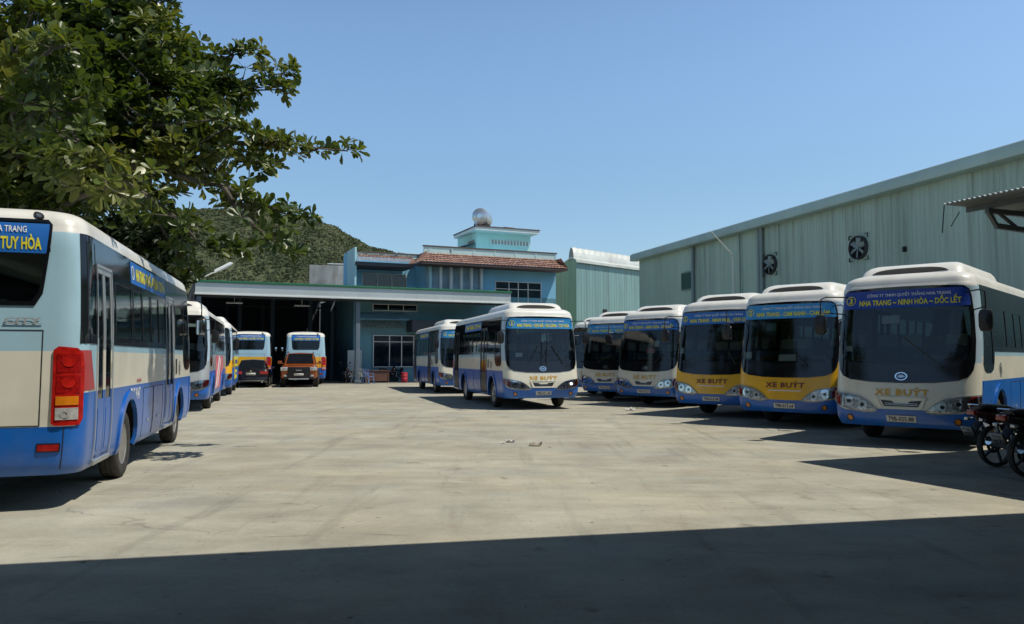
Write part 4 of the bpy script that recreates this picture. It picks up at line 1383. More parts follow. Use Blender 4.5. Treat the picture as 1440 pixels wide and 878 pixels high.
M['inside'] = mat('dim_room', (.13, .20, .26), .9, 0, .2, 1)
shed = empty('bus_shed', SO, SR)
tag(shed, 'open bus shed with pale fascia and green edge, vehicles parked at its mouth', 'shed')
W1, W2, D = 9.35, 18.9, 15.0
k = MB()
def sheet(k, x0, x1, y0, y1, z0, z1, th=.08, mi=0):
    vs = [k.bm.verts.new(v) for v in ((x0, y0, z0), (x1, y0, z0), (x1, y1, z1), (x0, y1, z1))]
    lo = [k.bm.verts.new(v.co - Vector((0, 0, th))) for v in vs]
    k.face(vs, mi); k.face(lo[::-1], mi); k.quadstrip(vs, lo, mi, True)
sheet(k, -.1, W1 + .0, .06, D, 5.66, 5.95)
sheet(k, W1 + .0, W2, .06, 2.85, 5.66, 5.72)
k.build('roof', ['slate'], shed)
k = MB()
k.box((W2 / 2, 0, 5.40), (W2, .08, .56), mi=0, bev=.01)
for x in np.arange(.6, W2, .6): k.box((x, -.043, 5.40), (.02, .01, .54), mi=0)
k.build('fascia', ['shed_white'], shed)
k = MB(); k.box((W2 / 2, -.03, 5.06), (W2 + .04, .16, .11), bev=.01); k.build('fascia_gutter', ['wtrim'], shed)
k = MB(); k.box((W2 / 2, -.01, 5.745), (W2 + .1, .24, .13), bev=.02); k.build('roof_edge', ['green_trim'], shed)
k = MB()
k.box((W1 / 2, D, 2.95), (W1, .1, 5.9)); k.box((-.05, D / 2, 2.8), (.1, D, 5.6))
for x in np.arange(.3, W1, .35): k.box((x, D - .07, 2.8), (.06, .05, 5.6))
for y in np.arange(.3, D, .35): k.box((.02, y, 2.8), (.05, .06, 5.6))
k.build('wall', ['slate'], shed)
for x, y in ((.2, .3), (5.1, 8.5), (7.6, 8.5), (3.0, 8.5), (9.1, .5), (18.7, .4), (9.1, 8.5), (.2, 8.5), (5.1, 14.6), (2.6, 14.6)):
    k = MB(); k.box((x, y, 2.5 if y < 1 else 2.75), (.26, .26, 4.9 if y < 1 else 5.5), bev=.02); k.box((x, y, .1), (.4, .4, .2), bev=.03)
    k.build('column', ['col_p'], shed)
for y in (.35, 8.5):
    k = MB()
    x1 = W2 - .1 if y < 1 else W1
    for z in (4.95, 5.45): k.bar((.1, y, z), (x1, y, z), .10, .10)
    for i, x in enumerate(np.arange(.1, x1 - .6, .7)):
        k.bar((x, y, 4.95), (x + .35, y, 5.45), .04, .04); k.bar((x + .35, y, 5.45), (x + .7, y, 4.95), .04, .04)
    k.build('roof_truss', ['steel_d'], shed)
for x, y in ((2.2, 2.0), (6.2, 3.0)):
    k = MB(); k.cyl((x, y, 4.75), (x, y, 5.5), .015, n=6); k.cyl((x - .45, y, 4.72), (x + .45, y, 4.72), .05, n=10)
    k.build('tube_light', ['wtrim'], shed)

bl = empty('office_building', SO, SR)
tag(bl, 'pale blue two storey office with brown tiled eaves and a water tank on top', 'building')
BX0, BX1, BX2 = 9.42, 14.1, 23.75        # left wing | main front
BY = 2.96
MY = 2.2                                # main front stands further forward above the shed canopy
k = MB()
# ground floor
k.box(((BX0 + BX2) / 2, BY + 6.1, 2.85), (BX2 - BX0, 12, 5.7), mi=2)
k.box(((BX0 + BX1) / 2, BY + 2.9, 7.1), (BX1 - BX0, 1.2, 2.8), mi=1)
k.box(((BX1 + BX2) / 2 + .001, BY + 6.12, 7.1), (BX2 - BX1, 11.94, 2.8), mi=1)
k.box((BX0 + .06, BY + 1.2, 7.1), (.12, 2.4, 2.9), mi=0)           # cheek wall of the recessed balcony
k.box((BX2 - .9, BY + .30, 6.9), (1.2, .02, 3.1), mi=1)
k.build('wall', ['bldg', 'bldg_d', mat('ground_floor_shaded_teal', (.15, .33, .40), .75, 0, .12, .5, dirt=.2)], bl, smooth=False)  # ground floor teal is darkened to carry the canopy's deep shade
k = MB(); k.box(((BX0 + BX1) / 2, BY + 1.15, 5.62), (BX1 - BX0, 2.4, .2)); k.build('balcony_floor', ['bwhite'], bl)
def tile_skirt(k, x0, x1, y_out, y_in, z0, z1, left=0.6, right=0.25, mi=0):
    """pan tiles as real rounded ribs running down the slope; hips at both ends"""
    n = int((x1 - x0) / .24)
    rows = 5
    for r in range(rows):
        t0, t1 = r / rows, (r + 1) / rows
        za, zb = z0 + (z1 - z0) * t0, z0 + (z1 - z0) * t1
        ya, yb = y_out + (y_in - y_out) * t0, y_out + (y_in - y_out) * t1
        a, b = [], []
        xl0, xr0 = x0 + left * t0, x1 - right * t0
        xl1, xr1 = x0 + left * t1, x1 - right * t1
        m = n * 4
        for i in range(m + 1):
            u = i / m
            h = .045 * abs(math.sin(PI * u * n))
            a.append(k.bm.verts.new((xl0 + (xr0 - xl0) * u, ya, za + h + .05)))
            b.append(k.bm.verts.new((xl1 + (xr1 - xl1) * u, yb, zb + h + .0)))
        k.quadstrip(a, b, mi)
def tile_mat():
    m, n, l, p = new_mat('brown_roof_tiles')
    tc = n.new('ShaderNodeTexCoord')
    br = n.new('ShaderNodeTexBrick'); br.inputs['Scale'].default_value = 1; br.inputs['Brick Width'].default_value = .24; br.inputs['Row Height'].default_value = .19
    br.inputs['Mortar Size'].default_value = .006; br.offset = 0
    br.inputs['Color1'].default_value = (.27, .12, .085, 1); br.inputs['Color2'].default_value = (.44, .27, .20, 1); br.inputs['Mortar'].default_value = (.08, .05, .04, 1)
    mp = n.new('ShaderNodeMapping'); mp.inputs['Rotation'].default_value = (R(90), 0, 0)
    l.new(tc.outputs['Object'], mp.inputs[0]); l.new(mp.outputs[0], br.inputs['Vector'])
    l.new(br.outputs['Color'], p.inputs['Base Color']); p.inputs['Roughness'].default_value = .75
    return m
M['tiles'] = tile_mat()
EZ1 = 7.62
k = MB(); tile_skirt(k, BX1 - .75, BX2 + .15, MY - .75, BY + .05, EZ1, EZ1 + .80)
# returns of the skirt along both flanks
def skirt_side(k, x_out, x_in, y0, y1, z0, z1):
    n = int((y1 - y0) / .24) * 4
    a = [k.bm.verts.new((x_out, y0 + (y1 - y0) * i / n, z0 + .05 + .045 * abs(math.sin(PI * i / 4)))) for i in range(n + 1)]
    b = [k.bm.verts.new((x_in, y0 + .6 + (y1 - y0 - .6) * i / n, z1 + .045 * abs(math.sin(PI * i / 4)))) for i in range(n + 1)]
    k.quadstrip(a, b)
skirt_side(k, BX2 + .15, BX2 - .1, MY - .75, BY + 10, EZ1, EZ1 + .8)
skirt_side(k, BX1 - .75, BX1 - .15, MY - .75, BY + 2.0, EZ1, EZ1 + .8)
k.build('tiled_eave', ['tiles'], bl)
k = MB(); k.box(((BX1 + BX2) / 2 - .3, (MY - .72 + BY) / 2, EZ1 - .035), (BX2 - BX1 + .85, BY - MY + .70, .13), bev=.01)
k.build('eave_slab', ['brown'], bl)
k = MB(); tile_skirt(k, BX0 + .02, BX1 - .76, BY - .35, BY + .35, EZ1 + .02, EZ1 + .52, .3, 0)
k.build('tiled_eave', ['tiles'], bl)
k = MB(); k.box(((BX0 + BX1) / 2 - .4, BY + 1.0, EZ1 - .12), (BX1 - BX0 - .85, 2.5, .22), bev=.01)
k.build('eave_slab', ['slate'], bl)
# parapets
def parapet(x0, x1, y, z0, z1, gaps=()):
    k = MB()
    k.box(((x0 + x1) / 2, y, (z0 + z1) / 2), (x1 - x0, .14, z1 - z0), mi=0)
    k.box(((x0 + x1) / 2, y, z1 + .03), (x1 - x0 + .12, .26, .075), mi=1, bev=.01)
    for g in gaps: k.box((g, y - .075, (z0 + z1) / 2 + .02), (.22, .02, (z1 - z0) * .42), mi=2)
    for g in np.arange(x0 + .4, x1, 1.55): k.box((g, y - .08, (z0 + z1) / 2), (.10, .03, z1 - z0), mi=0)
    k.build('parapet', ['mint', 'brown', 'inside'], bl)
parapet(BX1 - .1, BX2, BY + .12, EZ1 + .75, 8.88, (15.9, ))
parapet(BX0 + .1, BX1 - .2, BY + .42, EZ1 + .40, 8.28, (10.2, 11.2, 12.2, 13.0, 13.7))
k = MB()
k.box((BX2 - .07, BY + 6.2, 8.62), (.14, 12, .5)); k.build('side_parapet', ['bwhite'], bl)
k = MB(); k.box((BX0 + .15, BY + 2.0, 8.15), (.14, 3.0, .5)); k.build('side_parapet', ['bwhite'], bl)
# top block
T0, T1, TY = 18.9, 23.2, BY + 3.2
k = MB(); k.box(((T0 + T1) / 2, TY + 2.0, 9.45), (T1 - T0, 4.0, 2.4)); k.build('stair_tower', [mat('tower_mint_paint', (.50, .76, .71), .75, 0, .06, .6, dirt=.1)], bl, smooth=False)
k = MB()
k.box(((T0 + T1) / 2 - .1, TY + 1.3, 10.70), (T1 - T0 + .7, 4.6, .22), mi=0); k.box(((T0 + T1) / 2 - .1, TY + 1.3, 10.85), (T1 - T0 + .8, 4.7, .08), mi=1)
k.build('tower_roof', ['bwhite', 'brown'], bl)
k = MB()
for i in range(12): k.box((T0 + 1.25 + i * .25, TY - .03, 9.95), (.14, .06, .30), mi=1)
k.box((T0 + 2.63, TY - .02, 9.95), (3.15, .05, .36), mi=0)
for i in range(4): k.box((T0 - .02, TY + .5 + i * .35, 9.95), (.05, .2, .30), mi=1)
k.build('breeze_blocks', ['bwhite', mat('breeze_block_shade', (.33, .30, .26), .9, 0, .2, 3)], bl)
# small lean-to beside the tower
k = MB()
sheet(k, T0 - 2.0, T0 - .05, TY + .2, TY + 3.0, 9.95, 9.95, .05); 
bmesh.ops.transform(k.bm, matrix=Matrix.Translation((T0, 0, 9.9)) @ Matrix.Rotation(R(-16), 4, 'Y') @ Matrix.Translation((-T0, 0, -10.0)), verts=k.bm.verts[:])
for x, y in ((T0 - 1.7, TY + .3), (T0 - .9, TY + .3), (T0 - 1.7, TY + 2.8)): k.cyl((x, y, 8.5), (x, y, 9.35), .04, n=6)
k.bar((T0 - 1.8, TY + .3, 9.3), (T0 - .1, TY + .3, 9.3), .05, .05)
k.build('lean_to', ['steel_d'], bl)
# windows
def office_window(x0, x1, z0, z1, y, name='window', xs=(), transom=None, pane='winglass', curtains=False):
    k = MB()
    fw = .05
    for z in (z0, z1): k.box(((x0 + x1) / 2, y, z), (x1 - x0 + fw, .12, fw))
    for x in (x0, x1) + tuple(xs): k.box((x, y, (z0 + z1) / 2), (fw * .9, .11, z1 - z0 - fw))
    if transom: k.box(((x0 + x1) / 2, y - .005, transom), (x1 - x0 - fw, .09, fw * .8))
    w = k.build(name, ['wtrim'], bl)
    k = MB(); k.box(((x0 + x1) / 2, y + .02, (z0 + z1) / 2), (x1 - x0 - fw * .9, .015, z1 - z0 - fw)); k.build('pane', ['winglass'], w)
    k = MB(); k.box(((x0 + x1) / 2, y + .043, (z0 + z1) / 2), (x1 - x0, .01, z1 - z0)); k.build('reveal', ['curtain' if curtains else 'inside'], w)
    return w
wy = BY + .09
office_window(BX1 + 5.0, BX1 + 8.45, 4.2, 6.75, wy, xs=(BX1 + 6.0, BX1 + 6.7, BX1 + 7.45), transom=6.25, curtains=True)
office_window(BX0 + 1.25, BX0 + 4.35, .95, 2.95, BY + .02, xs=(BX0 + 2.3, BX0 + 3.1, BX0 + 3.9), transom=2.55)
office_window(BX0 + 1.0, BX0 + 4.0, 6.05, 7.15, BY + 2.25, xs=(BX0 + 2, BX0 + 3), curtains=False)
office_window(BX0 + 1.2, BX0 + 4.1, 4.55, 4.95, BY + .02, xs=(BX0 + 2.2, BX0 + 3.2))
# tall ribbed bay
k = MB()
bx = BX1 + .1
k.box((bx + 1.75, BY + .0, 6.75), (3.7, .12, 1.75), mi=1)
k.build('bay_panel', ['bwhite', 'curtain'], bl)
for i in range(6):
    k = MB(); k.box((bx + .15 + i * .72, BY - .14, 6.72), (.17, .34, 1.80), bev=.01); k.build('fin', ['bwhite' if i else 'bldg'], bl)
# lower awning of translucent sheet and tile strip inside the shed
k = MB()
sheet(k, BX0 + .1, BX0 + 3.3, BY - 1.0, BY - .02, 3.95, 4.45, .03); k.build('translucent_awning', [mat('pale_blue_sheet', (.16, .34, .46), .3, 0, .2, 1)], bl)
k = MB(); tile_skirt(k, BX0 + .1, BX0 + 3.1, BY - 1.0, BY - .02, 3.35, 3.85, 0, 0); k.build('tiled_awning', ['tiles'], bl)
k = MB(); k.box((BX0 + 8.6, BY - .7, 3.55), (10.4, 1.35, .75), bev=.02); k.build('floor_band', ['slate'], bl)
k = MB(); k.box((BX0 + .06, BY - .06, 1.35), (.9, .04, 1.3)); k.build('notice_board', ['shed_white'], bl)

# water tank on the tower roof
tk = empty('water_tank', bl.matrix_world @ Vector((0, 0, 0)))
bpy.context.view_layer.update()
BW = Matrix.Translation(SO) @ Matrix.Rotation(SR, 4, 'Z')
tp = BW @ Vector((19.6, TY + .6, 10.89))
tk.location = tp; tk.rotation_euler = (0, 0, SR - R(34))
tag(tk, 'round ended stainless steel water tank lying on the stair tower roof', 'water tank')
k = MB()
def tank_prof(r, h): return [(.001, -h - .16), (r * .5, -h - .12), (r * .85, -h - .05), (r, -h), (r * 1.02, -h * .6), (r, -h * .55), (r * 1.02, -h * .1), (r, -.02), (r * 1.02, h * .5), (r, h * .55), (r, h), (r * .85, h + .05), (r * .5, h + .12), (.001, h + .16)]
k.lathe(tank_prof(.60, .80), (0, 0, .86), 'Y', 32, 0)
k.build('tank_shell', [mat('stainless_tank', (.62, .64, .66), .28, .75, .08, 3)], tk)
k = MB(); k.cyl((0, -.99, .86), (0, -.93, .86), .17, n=20, mi=0); k.cyl((0, 0, 1.46), (0, 0, 1.54), .18, n=16)
k.build('hatch', ['chrome'], tk)
k = MB()
for y in (-.6, .6):
    for sx in (-1, 1): k.bar((sx * .5, y, 0), (sx * .40, y, .50), .06, .06)
    k.bar((-.5, y, .28), (.5, y, .28), .05, .05)
for sx in (-1, 1): k.bar((sx * .45, -.7, .30), (sx * .45, .7, .30), .05, .05)
k.build('stand', ['steel_d'], tk)
vt = empty('roof_pipe', BW @ Vector((21.1, TY + .3, 10.89)), SR)
tag(vt, 'small bent water pipe on the stair tower roof right of the tank', 'pipe')
k = MB(); k.tube([(0, 0, 0), (0, 0, .22), (.1, 0, .26), (.9, 0, .24), (1.0, 0, .18), (1.0, 0, .0)], .03); k.build('bent_pipe', ['steel_d'], vt)

# weathered concrete block behind the shed roof
cb = empty('concrete_water_store', (-15.6, 66.5, 0), SR * .6)
tag(cb, 'weathered grey concrete block rising behind the shed roof, left of the blue building', 'building')
k = MB(); k.box((0, 0, 4.6), (3.3, 4, 9.2), bev=.03); k.build('wall', ['conc_old'], cb)
k = MB(); k.box((.9, -1.6, 9.32), (2.2, .8, .10), bev=.02); k.build('white_coping', ['wtrim'], cb)

# cream building beyond the parked bus row
cr = empty('cream_house', (-18.3, 42.4, 0), SR)
tag(cr, 'cream walled house with flat roof edge, left of the bus shed', 'house')
k = MB(); k.box((-2.0, 2.2, 2.55), (4.6, 4.5, 5.1), mi=0); k.build('wall', ['bwhite'], cr, smooth=False)
k = MB(); k.box((-2.0, 2.1, 5.3), (5.0, 5.0, .5), mi=0, bev=.02); k.build('roof', [mat('cream_fascia', (.60, .57, .47), .7, 0, .1, .6, dirt=.3)], cr)
k = MB(); k.box((-.2, -.06, 4.2), (.5, .06, .6)); k.build('window', ['inside'], cr)

# dark flat strip of floor along the shed front
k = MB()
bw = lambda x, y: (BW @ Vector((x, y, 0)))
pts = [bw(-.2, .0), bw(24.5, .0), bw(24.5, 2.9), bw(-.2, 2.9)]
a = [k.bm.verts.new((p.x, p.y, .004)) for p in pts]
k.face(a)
tag(k.build('shed_floor', [mat('dark_concrete', (.13, .12, .11), .8, 0, .3, .6)]), kind='structure')

# street lamps
def street_lamp(name, base, h, arm, label, r=.06, head=True, mm='wh_pipe'):
    o = empty(name, base); tag(o, label, 'street lamp')
    k = MB(); k.cyl((0, 0, 0), (0, 0, h), r, r * .75, n=10); k.cyl((0, 0, 0), (0, 0, .25), r * 1.9, r * 1.6, n=10); k.build('pole', [mm], o)
    a = Vector((0, 0, h)); b = a + Vector(arm)
    k = MB(); k.tube([a - Vector((0, 0, .3)), a, a + Vector(arm) * .12 + Vector((0, 0, .08)), b], [r * .75, r * .7, r * .6, r * .5], 8); k.build('arm', [mm], o)
    if head:
        d = Vector(arm).normalized()
        q = d.to_track_quat('X', 'Z').to_matrix().to_4x4()
        k = MB(); T = Matrix.Translation(b + d * .35) @ q
        k.box((0, 0, .03), (.95, .26, .13), T=T, bev=.05, mi=0, top=(.8, .6)); k.box((.08, 0, -.05), (.6, .2, .05), T=T, bev=.02, mi=1)
        k.build('lamp_head', ['wtrim', 'clearl'], o)
    return o
street_lamp('street_lamp', (-14.85, 34.5, 0), 4.45, (1.55, .5, .95), 'street lamp with pale head on a slanted arm, above the left row of buses', .05, mm='wtrim')
t = px_to_t(1062); q = wq(t) + wn3 * 1.2
street_lamp('lamp_post', (q.x, q.y, 0), 6.55, (-1.35, -1.0, 1.15), 'thin bent lamp post in front of the green warehouse wall', .06, head=False, mm='zinc')

# ------------------------------------------------------------------ awning over the motorcycles, and the roof over the photographer
M['awsteel'] = mat('awning_steel', (.12, .135, .135), .55, .3, .2, 3)
M['corr'] = mat('corrugated_awning_sheet', (.42, .46, .47), .5, .3, .12, 1.2, dirt=.08)
C0 = Vector((6.12, 11.0, 3.69)); e1 = Vector((.37, -.93, 0)).normalized(); e2 = Vector((.93, .37, 0)).normalized()
aw = empty('motorcycle_awning', (8.5, 8.8, 0))
tag(aw, 'grey corrugated awning on dark steel trusses above the motorcycles', 'awning')
def aw_part(k, name, mats, **kw):
    bmesh.ops.transform(k.bm, matrix=Matrix.Translation(-aw.location), verts=k.bm.verts[:])
    return k.build(name, mats, aw, **kw)
k = MB()
n = 22; pitch = .076; rows = []
LEN1 = 5.2
for i in range(int(LEN1 / pitch * 6) + 1):
    u = i * pitch / 6
    h = .012 * math.cos(2 * PI * i / 6)
    q = C0 + e1 * u
    rows.append([k.bm.verts.new(q + Vector((0, 0, h))), k.bm.verts.new(q + e2 * 7 + Vector((0, 0, h + .0)))])
k.quadstrip([r[0] for r in rows], [r[1] for r in rows])
lo = [[k.bm.verts.new(v.co - Vector((0, 0, .012))) for v in r] for r in rows]
k.quadstrip([r[1] for r in lo], [r[0] for r in lo]); k.quadstrip([r[0] for r in lo], [r[0] for r in rows])
aw_part(k, 'roof_sheet', ['corr'], smooth=True)
k = MB()
for t in (.35, 1.5, 2.7, 3.9, 5.1): k.bar(C0 + e1 * .1 + e2 * t + Vector((0, 0, -.08)), C0 + e1 * (LEN1 - .1) + e2 * t + Vector((0, 0, -.08)), .05, .08)
aw_part(k, 'purlins', ['awsteel'])
for s_ in (.45, 2.6, 4.8):
    k = MB()
    o = C0 + e1 * s_
    k.bar(o + e2 * .28 + Vector((0, 0, -.16)), o + e2 * 6.8 + Vector((0, 0, -.16)), .06, .07)
    k.bar(o + e2 * .45 + Vector((0, 0, -.36)), o + e2 * 6.8 + Vector((0, 0, -.62)), .06, .07)
    k.bar(o + e2 * .30 + Vector((0, 0, -.16)), o + e2 * .48 + Vector((0, 0, -.38)), .05, .05)
    x = .5
    while x < 6.3:
        k.bar(o + e2 * x + Vector((0, 0, -.17)), o + e2 * (x + .45) + Vector((0, 0, -.38 - (x) * .035)), .035, .035)
        k.bar(o + e2 * (x + .45) + Vector((0, 0, -.38 - x * .035)), o + e2 * (x + .9) + Vector((0, 0, -.17)), .035, .035)
        x += .9
    aw_part(k, 'roof_truss', ['awsteel'])
for a_, b_ in ((.45, 1.9), (4.8, 1.9)):
    q = C0 + e1 * a_ + e2 * b_
    k = MB(); k.cyl((q.x, q.y, 0), (q.x, q.y, 3.45), .055, n=12); k.box((q.x, q.y, .01), (.22, .22, .02)); k.bar((q.x, q.y, 2.9), Vector((q.x, q.y, 3.3)) + e2 * .5, .035, .035)
    aw_part(k, 'post', ['steel_d'])
k = MB(); q = C0 + e1 * .02
k.tube([q + Vector((0, 0, -.03)), q + Vector((-.02, 0, -.2)), q + Vector((-.04, 0, -.42))], .008, 5); k.tube([q + e2 * .3 + Vector((0, 0, -.1)), q + e2 * .12 + Vector((0, 0, -.32))], .007, 5)
aw_part(k, 'hanging_wire', ['steel_d'])

pr = empty('entrance_roof', (1, -3, 0))
tag(pr, 'flat entrance roof on posts behind the photographer, shading the near ground', 'roof')
RZ = 5.0
def shadow_src(x, y, z): return Vector((x + z * SUNV.x / SUNV.z, y + z * SUNV.y / SUNV.z, z))
A_ = shadow_src(-3.9, 5.72, RZ); B_ = shadow_src(5.3, 7.72, RZ)
dd = (B_ - A_).normalized()
k = MB()
c1, c2 = A_ - dd * 7, B_ + dd * 7
back = Vector((dd.y, -dd.x, 0)) * 13
for z0 in (RZ,):
    v = [k.bm.verts.new(p) for p in (c1, c2, c2 + back, c1 + back)]
    w = [k.bm.verts.new(p.co + Vector((0, 0, .18))) for p in v]
    k.face(v[::-1]); k.face(w); k.quadstrip(v, w, 0, True)
bmesh.ops.transform(k.bm, matrix=Matrix.Translation(-pr.location), verts=k.bm.verts[:])
k.build('roof_slab', ['conc_old'], pr, smooth=False)
k = MB()  # unseen side and back walls, added to cut sky light on the near ground
for q0, q1 in ((A_ - dd * 6.9 + back * .22, A_ - dd * 6.9 + back * .99), (A_ - dd * 6.9 + back * .99, B_ + dd * 6.9 + back * .99), (B_ + dd * 6.9 + back * .99, B_ + dd * 6.9 + back * .15)):
    k.bar(Vector((q0.x, q0.y, RZ / 2)), Vector((q1.x, q1.y, RZ / 2)), .2, RZ - .01)
bmesh.ops.transform(k.bm, matrix=Matrix.Translation(-pr.location), verts=k.bm.verts[:]); k.build('wall', ['conc_old'], pr, smooth=False)
for q in (A_ - dd * 6.5 + back * .35, B_ + dd * 6.5 + back * .35, A_ - dd * 6.5 + back * .95, B_ + dd * 6.5 + back * .95, (A_ + B_) / 2 + back * .95):
    k = MB(); k.box((q.x, q.y, RZ / 2), (.3, .3, RZ)); bmesh.ops.transform(k.bm, matrix=Matrix.Translation(-pr.location), verts=k.bm.verts[:]); k.build('post', ['conc_old'], pr)
# ------------------------------------------------------------------ trees
M['bark'] = mat('tree_bark', (.10, .085, .065), .9, 0, .35, 4, bump=.6, bscale=18)
M['leaf_a'] = foliage_mat('almond_tree_leaves', (.040, .070, .017), (.092, .128, .028), (.21, .215, .060), .36, .5, .32, .8)
M['leaf_b'] = foliage_mat('dark_tree_leaves', (.010, .020, .007), (.022, .038, .011), (.045, .060, .018), .5, .35, .22, .5)
# a broad obovate leaf, folded along its midrib and drooping at the tip
LT = np.array([(0, 0, 0), (.30, .10, .02), (.30, -.10, .02), (.30, 0, -.01), (.66, .25, .03), (.66, -.25, .03), (.66, 0, -.03), (.92, .15, -.01), (.92, -.15, -.01), (1.0, 0, -.07)])
LF = [(0, 3, 1, 1), (0, 2, 3, 3), (3, 6, 4, 1), (2, 5, 6, 3), (6, 9, 7, 4), (5, 8, 9, 6)]
def leaf_cloud(centres, axes, size, per, seed, mats, name, droop=.35):
    """rosettes: leaves spread like a whorl about each twig end"""
    rs = np.random.RandomState(seed)
    C = np.array(centres); A = np.array(axes); n = len(C)
    A = A / np.linalg.norm(A, axis=1)[:, None]
    u = np.cross(A, rs.normal(size=(n, 3))); u /= np.linalg.norm(u, axis=1)[:, None]
    w = np.cross(A, u)
    V = []
    for j in range(per):
        ang = 2 * PI * j / per * 1.618 * 2 + rs.uniform(-.4, .4, n)
        el = rs.uniform(-.15, .95, n) + (j % 3) * .12
        d = (np.cos(ang)[:, None] * u + np.sin(ang)[:, None] * w) * np.cos(el)[:, None] + A * np.sin(el)[:, None]
        d[:, 2] -= droop * rs.uniform(0, 1, n)
        d /= np.linalg.norm(d, axis=1)[:, None]
        up = A + rs.normal(size=(n, 3)) * .35
        sde = np.cross(up, d); sde /= np.linalg.norm(sde, axis=1)[:, None]
        nr = np.cross(d, sde)
        L_ = (size * rs.uniform(.55, 1.15, n))[:, None, None]
        wd_ = rs.uniform(.75, 1.1, n)[:, None, None]
        base = (C + d * .02)[:, None, :]
        T = LT[None, :, :]
        P_ = base + L_ * (T[:, :, 0:1] * d[:, None, :] + wd_ * T[:, :, 1:2] * sde[:, None, :] + T[:, :, 2:3] * nr[:, None, :] * rs.uniform(.3, 2.2, n)[:, None, None])
        V.append(P_)
    V = np.concatenate(V, 0); m = len(V)
    v = V.reshape(-1, 3)
    me = bpy.data.meshes.new(name)
    quads = [f for f in LF if f[2] != f[3]]; tris = [f[:3] for f in LF if f[2] == f[3]]
    quads = [(3, 6, 4, 1), (2, 5, 6, 3), (6, 9, 7, 4), (5, 8, 9, 6)]; tris = [(0, 3, 1), (0, 2, 3)]
    off = (np.arange(m) * 10)[:, None, None]
    q = (np.array(quads)[None] + off).reshape(-1, 4); t = (np.array(tris)[None] + off).reshape(-1, 3)
    nl = q.size + t.size
    me.vertices.add(len(v)); me.vertices.foreach_set('co', v.astype(np.float32).ravel())
    me.loops.add(nl); me.loops.foreach_set('vertex_index', np.concatenate([q.ravel(), t.ravel()]).astype(np.int32))
    me.polygons.add(len(q) + len(t))
    st = np.concatenate([np.arange(0, q.size, 4), q.size + np.arange(0, t.size, 3)]).astype(np.int32)
    tot = np.concatenate([np.full(len(q), 4), np.full(len(t), 3)]).astype(np.int32)
    me.polygons.foreach_set('loop_start', st); me.polygons.foreach_set('loop_total', tot)
    me.update(calc_edges=True)
    me.polygons.foreach_set('use_smooth', np.ones(len(q) + len(t), dtype=bool))
    for x in mats: me.materials.append(M[x])
    return me
def W(px, py, y): return Vector(((px - 720) / 1100 * y, y, 1.5 + (504 - py) / 1100 * y))
def tree(name, base, label, limbs, leaf, size, per, seed, fills, trunk_h, r0, twig=.16):
    """limbs: (points, root radius); fills: (centre, radii, count) clouds of twig ends joined back to the nearest limb"""
    root = empty(name, base); tag(root, label, 'tree')
    o = Vector(base)
    rnd = random.Random(seed)
    tr = MB()
    top = Vector((o.x + .3, o.y + .1, trunk_h))
    tr.tube([o, o + Vector((.03, .02, .25)), o + (top - o) * .5 + Vector((.12, .05, 0)), top], [r0 * 1.5, r0 * 1.1, r0 * .9, r0 * .75], 12)
    cents, axes, spine = [], [], []
    for pts, r in limbs:
        pts = [Vector(p) for p in pts]
        fine = []
        for a, b in zip(pts, pts[1:]):
            m_ = max(2, int((b - a).length / .35))
            for i in range(m_): fine.append(a.lerp(b, i / m_))
        fine.append(pts[-1])
        for i in range(1, len(fine) - 1):
            fine[i] = fine[i] + Vector((rnd.uniform(-1, 1), rnd.uniform(-1, 1), rnd.uniform(-1, 1))) * .045
        rs_ = [max(.012, r * (1 - i / (len(fine) - 1)) ** .8) for i in range(len(fine))]
        tr.tube(fine, rs_, 7)
        spine += fine
        # twigs: sprays of rosettes along the outer limb
        nf = len(fine)
        for i, p in enumerate(fine):
            t = i / (nf - 1)
            if t < .12: continue
            d = (fine[min(i + 1, nf - 1)] - fine[max(i - 1, 0)]).normalized()
            cnt = 4 if t < .95 else 5
            for _ in range(cnt):
                reach = (.62 - .40 * t) * rnd.uniform(.3, 1.25)
                side = Vector((rnd.uniform(-1, 1), rnd.uniform(-1, 1), rnd.uniform(-.25, .55)))
                q = p + (side * .9 + d * rnd.uniform(.0, .8)) * reach
                cents.append(q); axes.append((q - p).normalized() + Vector((0, 0, .75)))
                if (q - p).length > .15 and rnd.random() < .8:
                    tr.cyl(p, q, .012, .006, n=4, caps=False)
    for c, rad, cnt in fills:
        c = Vector(c)
        for _ in range(cnt):
            while True:
                v = Vector((rnd.uniform(-1, 1), rnd.uniform(-1, 1), rnd.uniform(-1, 1)))
                if v.length < 1 and rnd.random() < .25 + v.length: break
            q = c + Vector((v.x * rad[0], v.y * rad[1], v.z * rad[2]))
            near = min(spine[::3], key=lambda s_: (s_ - q).length_squared)
            cents.append(q); ax = (q - near); ax = ax.normalized() if ax.length > 1e-3 else Vector((0, 0, 1))
            axes.append(ax * .7 + Vector((0, 0, .8)))
            if rnd.random() < twig:
                mid = near.lerp(q, .55) + Vector((rnd.uniform(-.15, .15),) * 3)
                tr.tube([near, mid, q], [.022, .014, .006], 4)
    bmesh.ops.transform(tr.bm, matrix=Matrix.Translation(-o), verts=tr.bm.verts[:])
    tr.build('trunk', ['bark'], root)
    me = leaf_cloud([tuple(c - o) for c in cents], [tuple(a) for a in axes], size, per, seed, [leaf], 'crown')
    link('crown', me, root)
    return root
tb = Vector((-9.3, 12.8, 0))
J = tb + Vector((.3, .1, 3.4)); K = tb + Vector((.5, .1, 5.4))
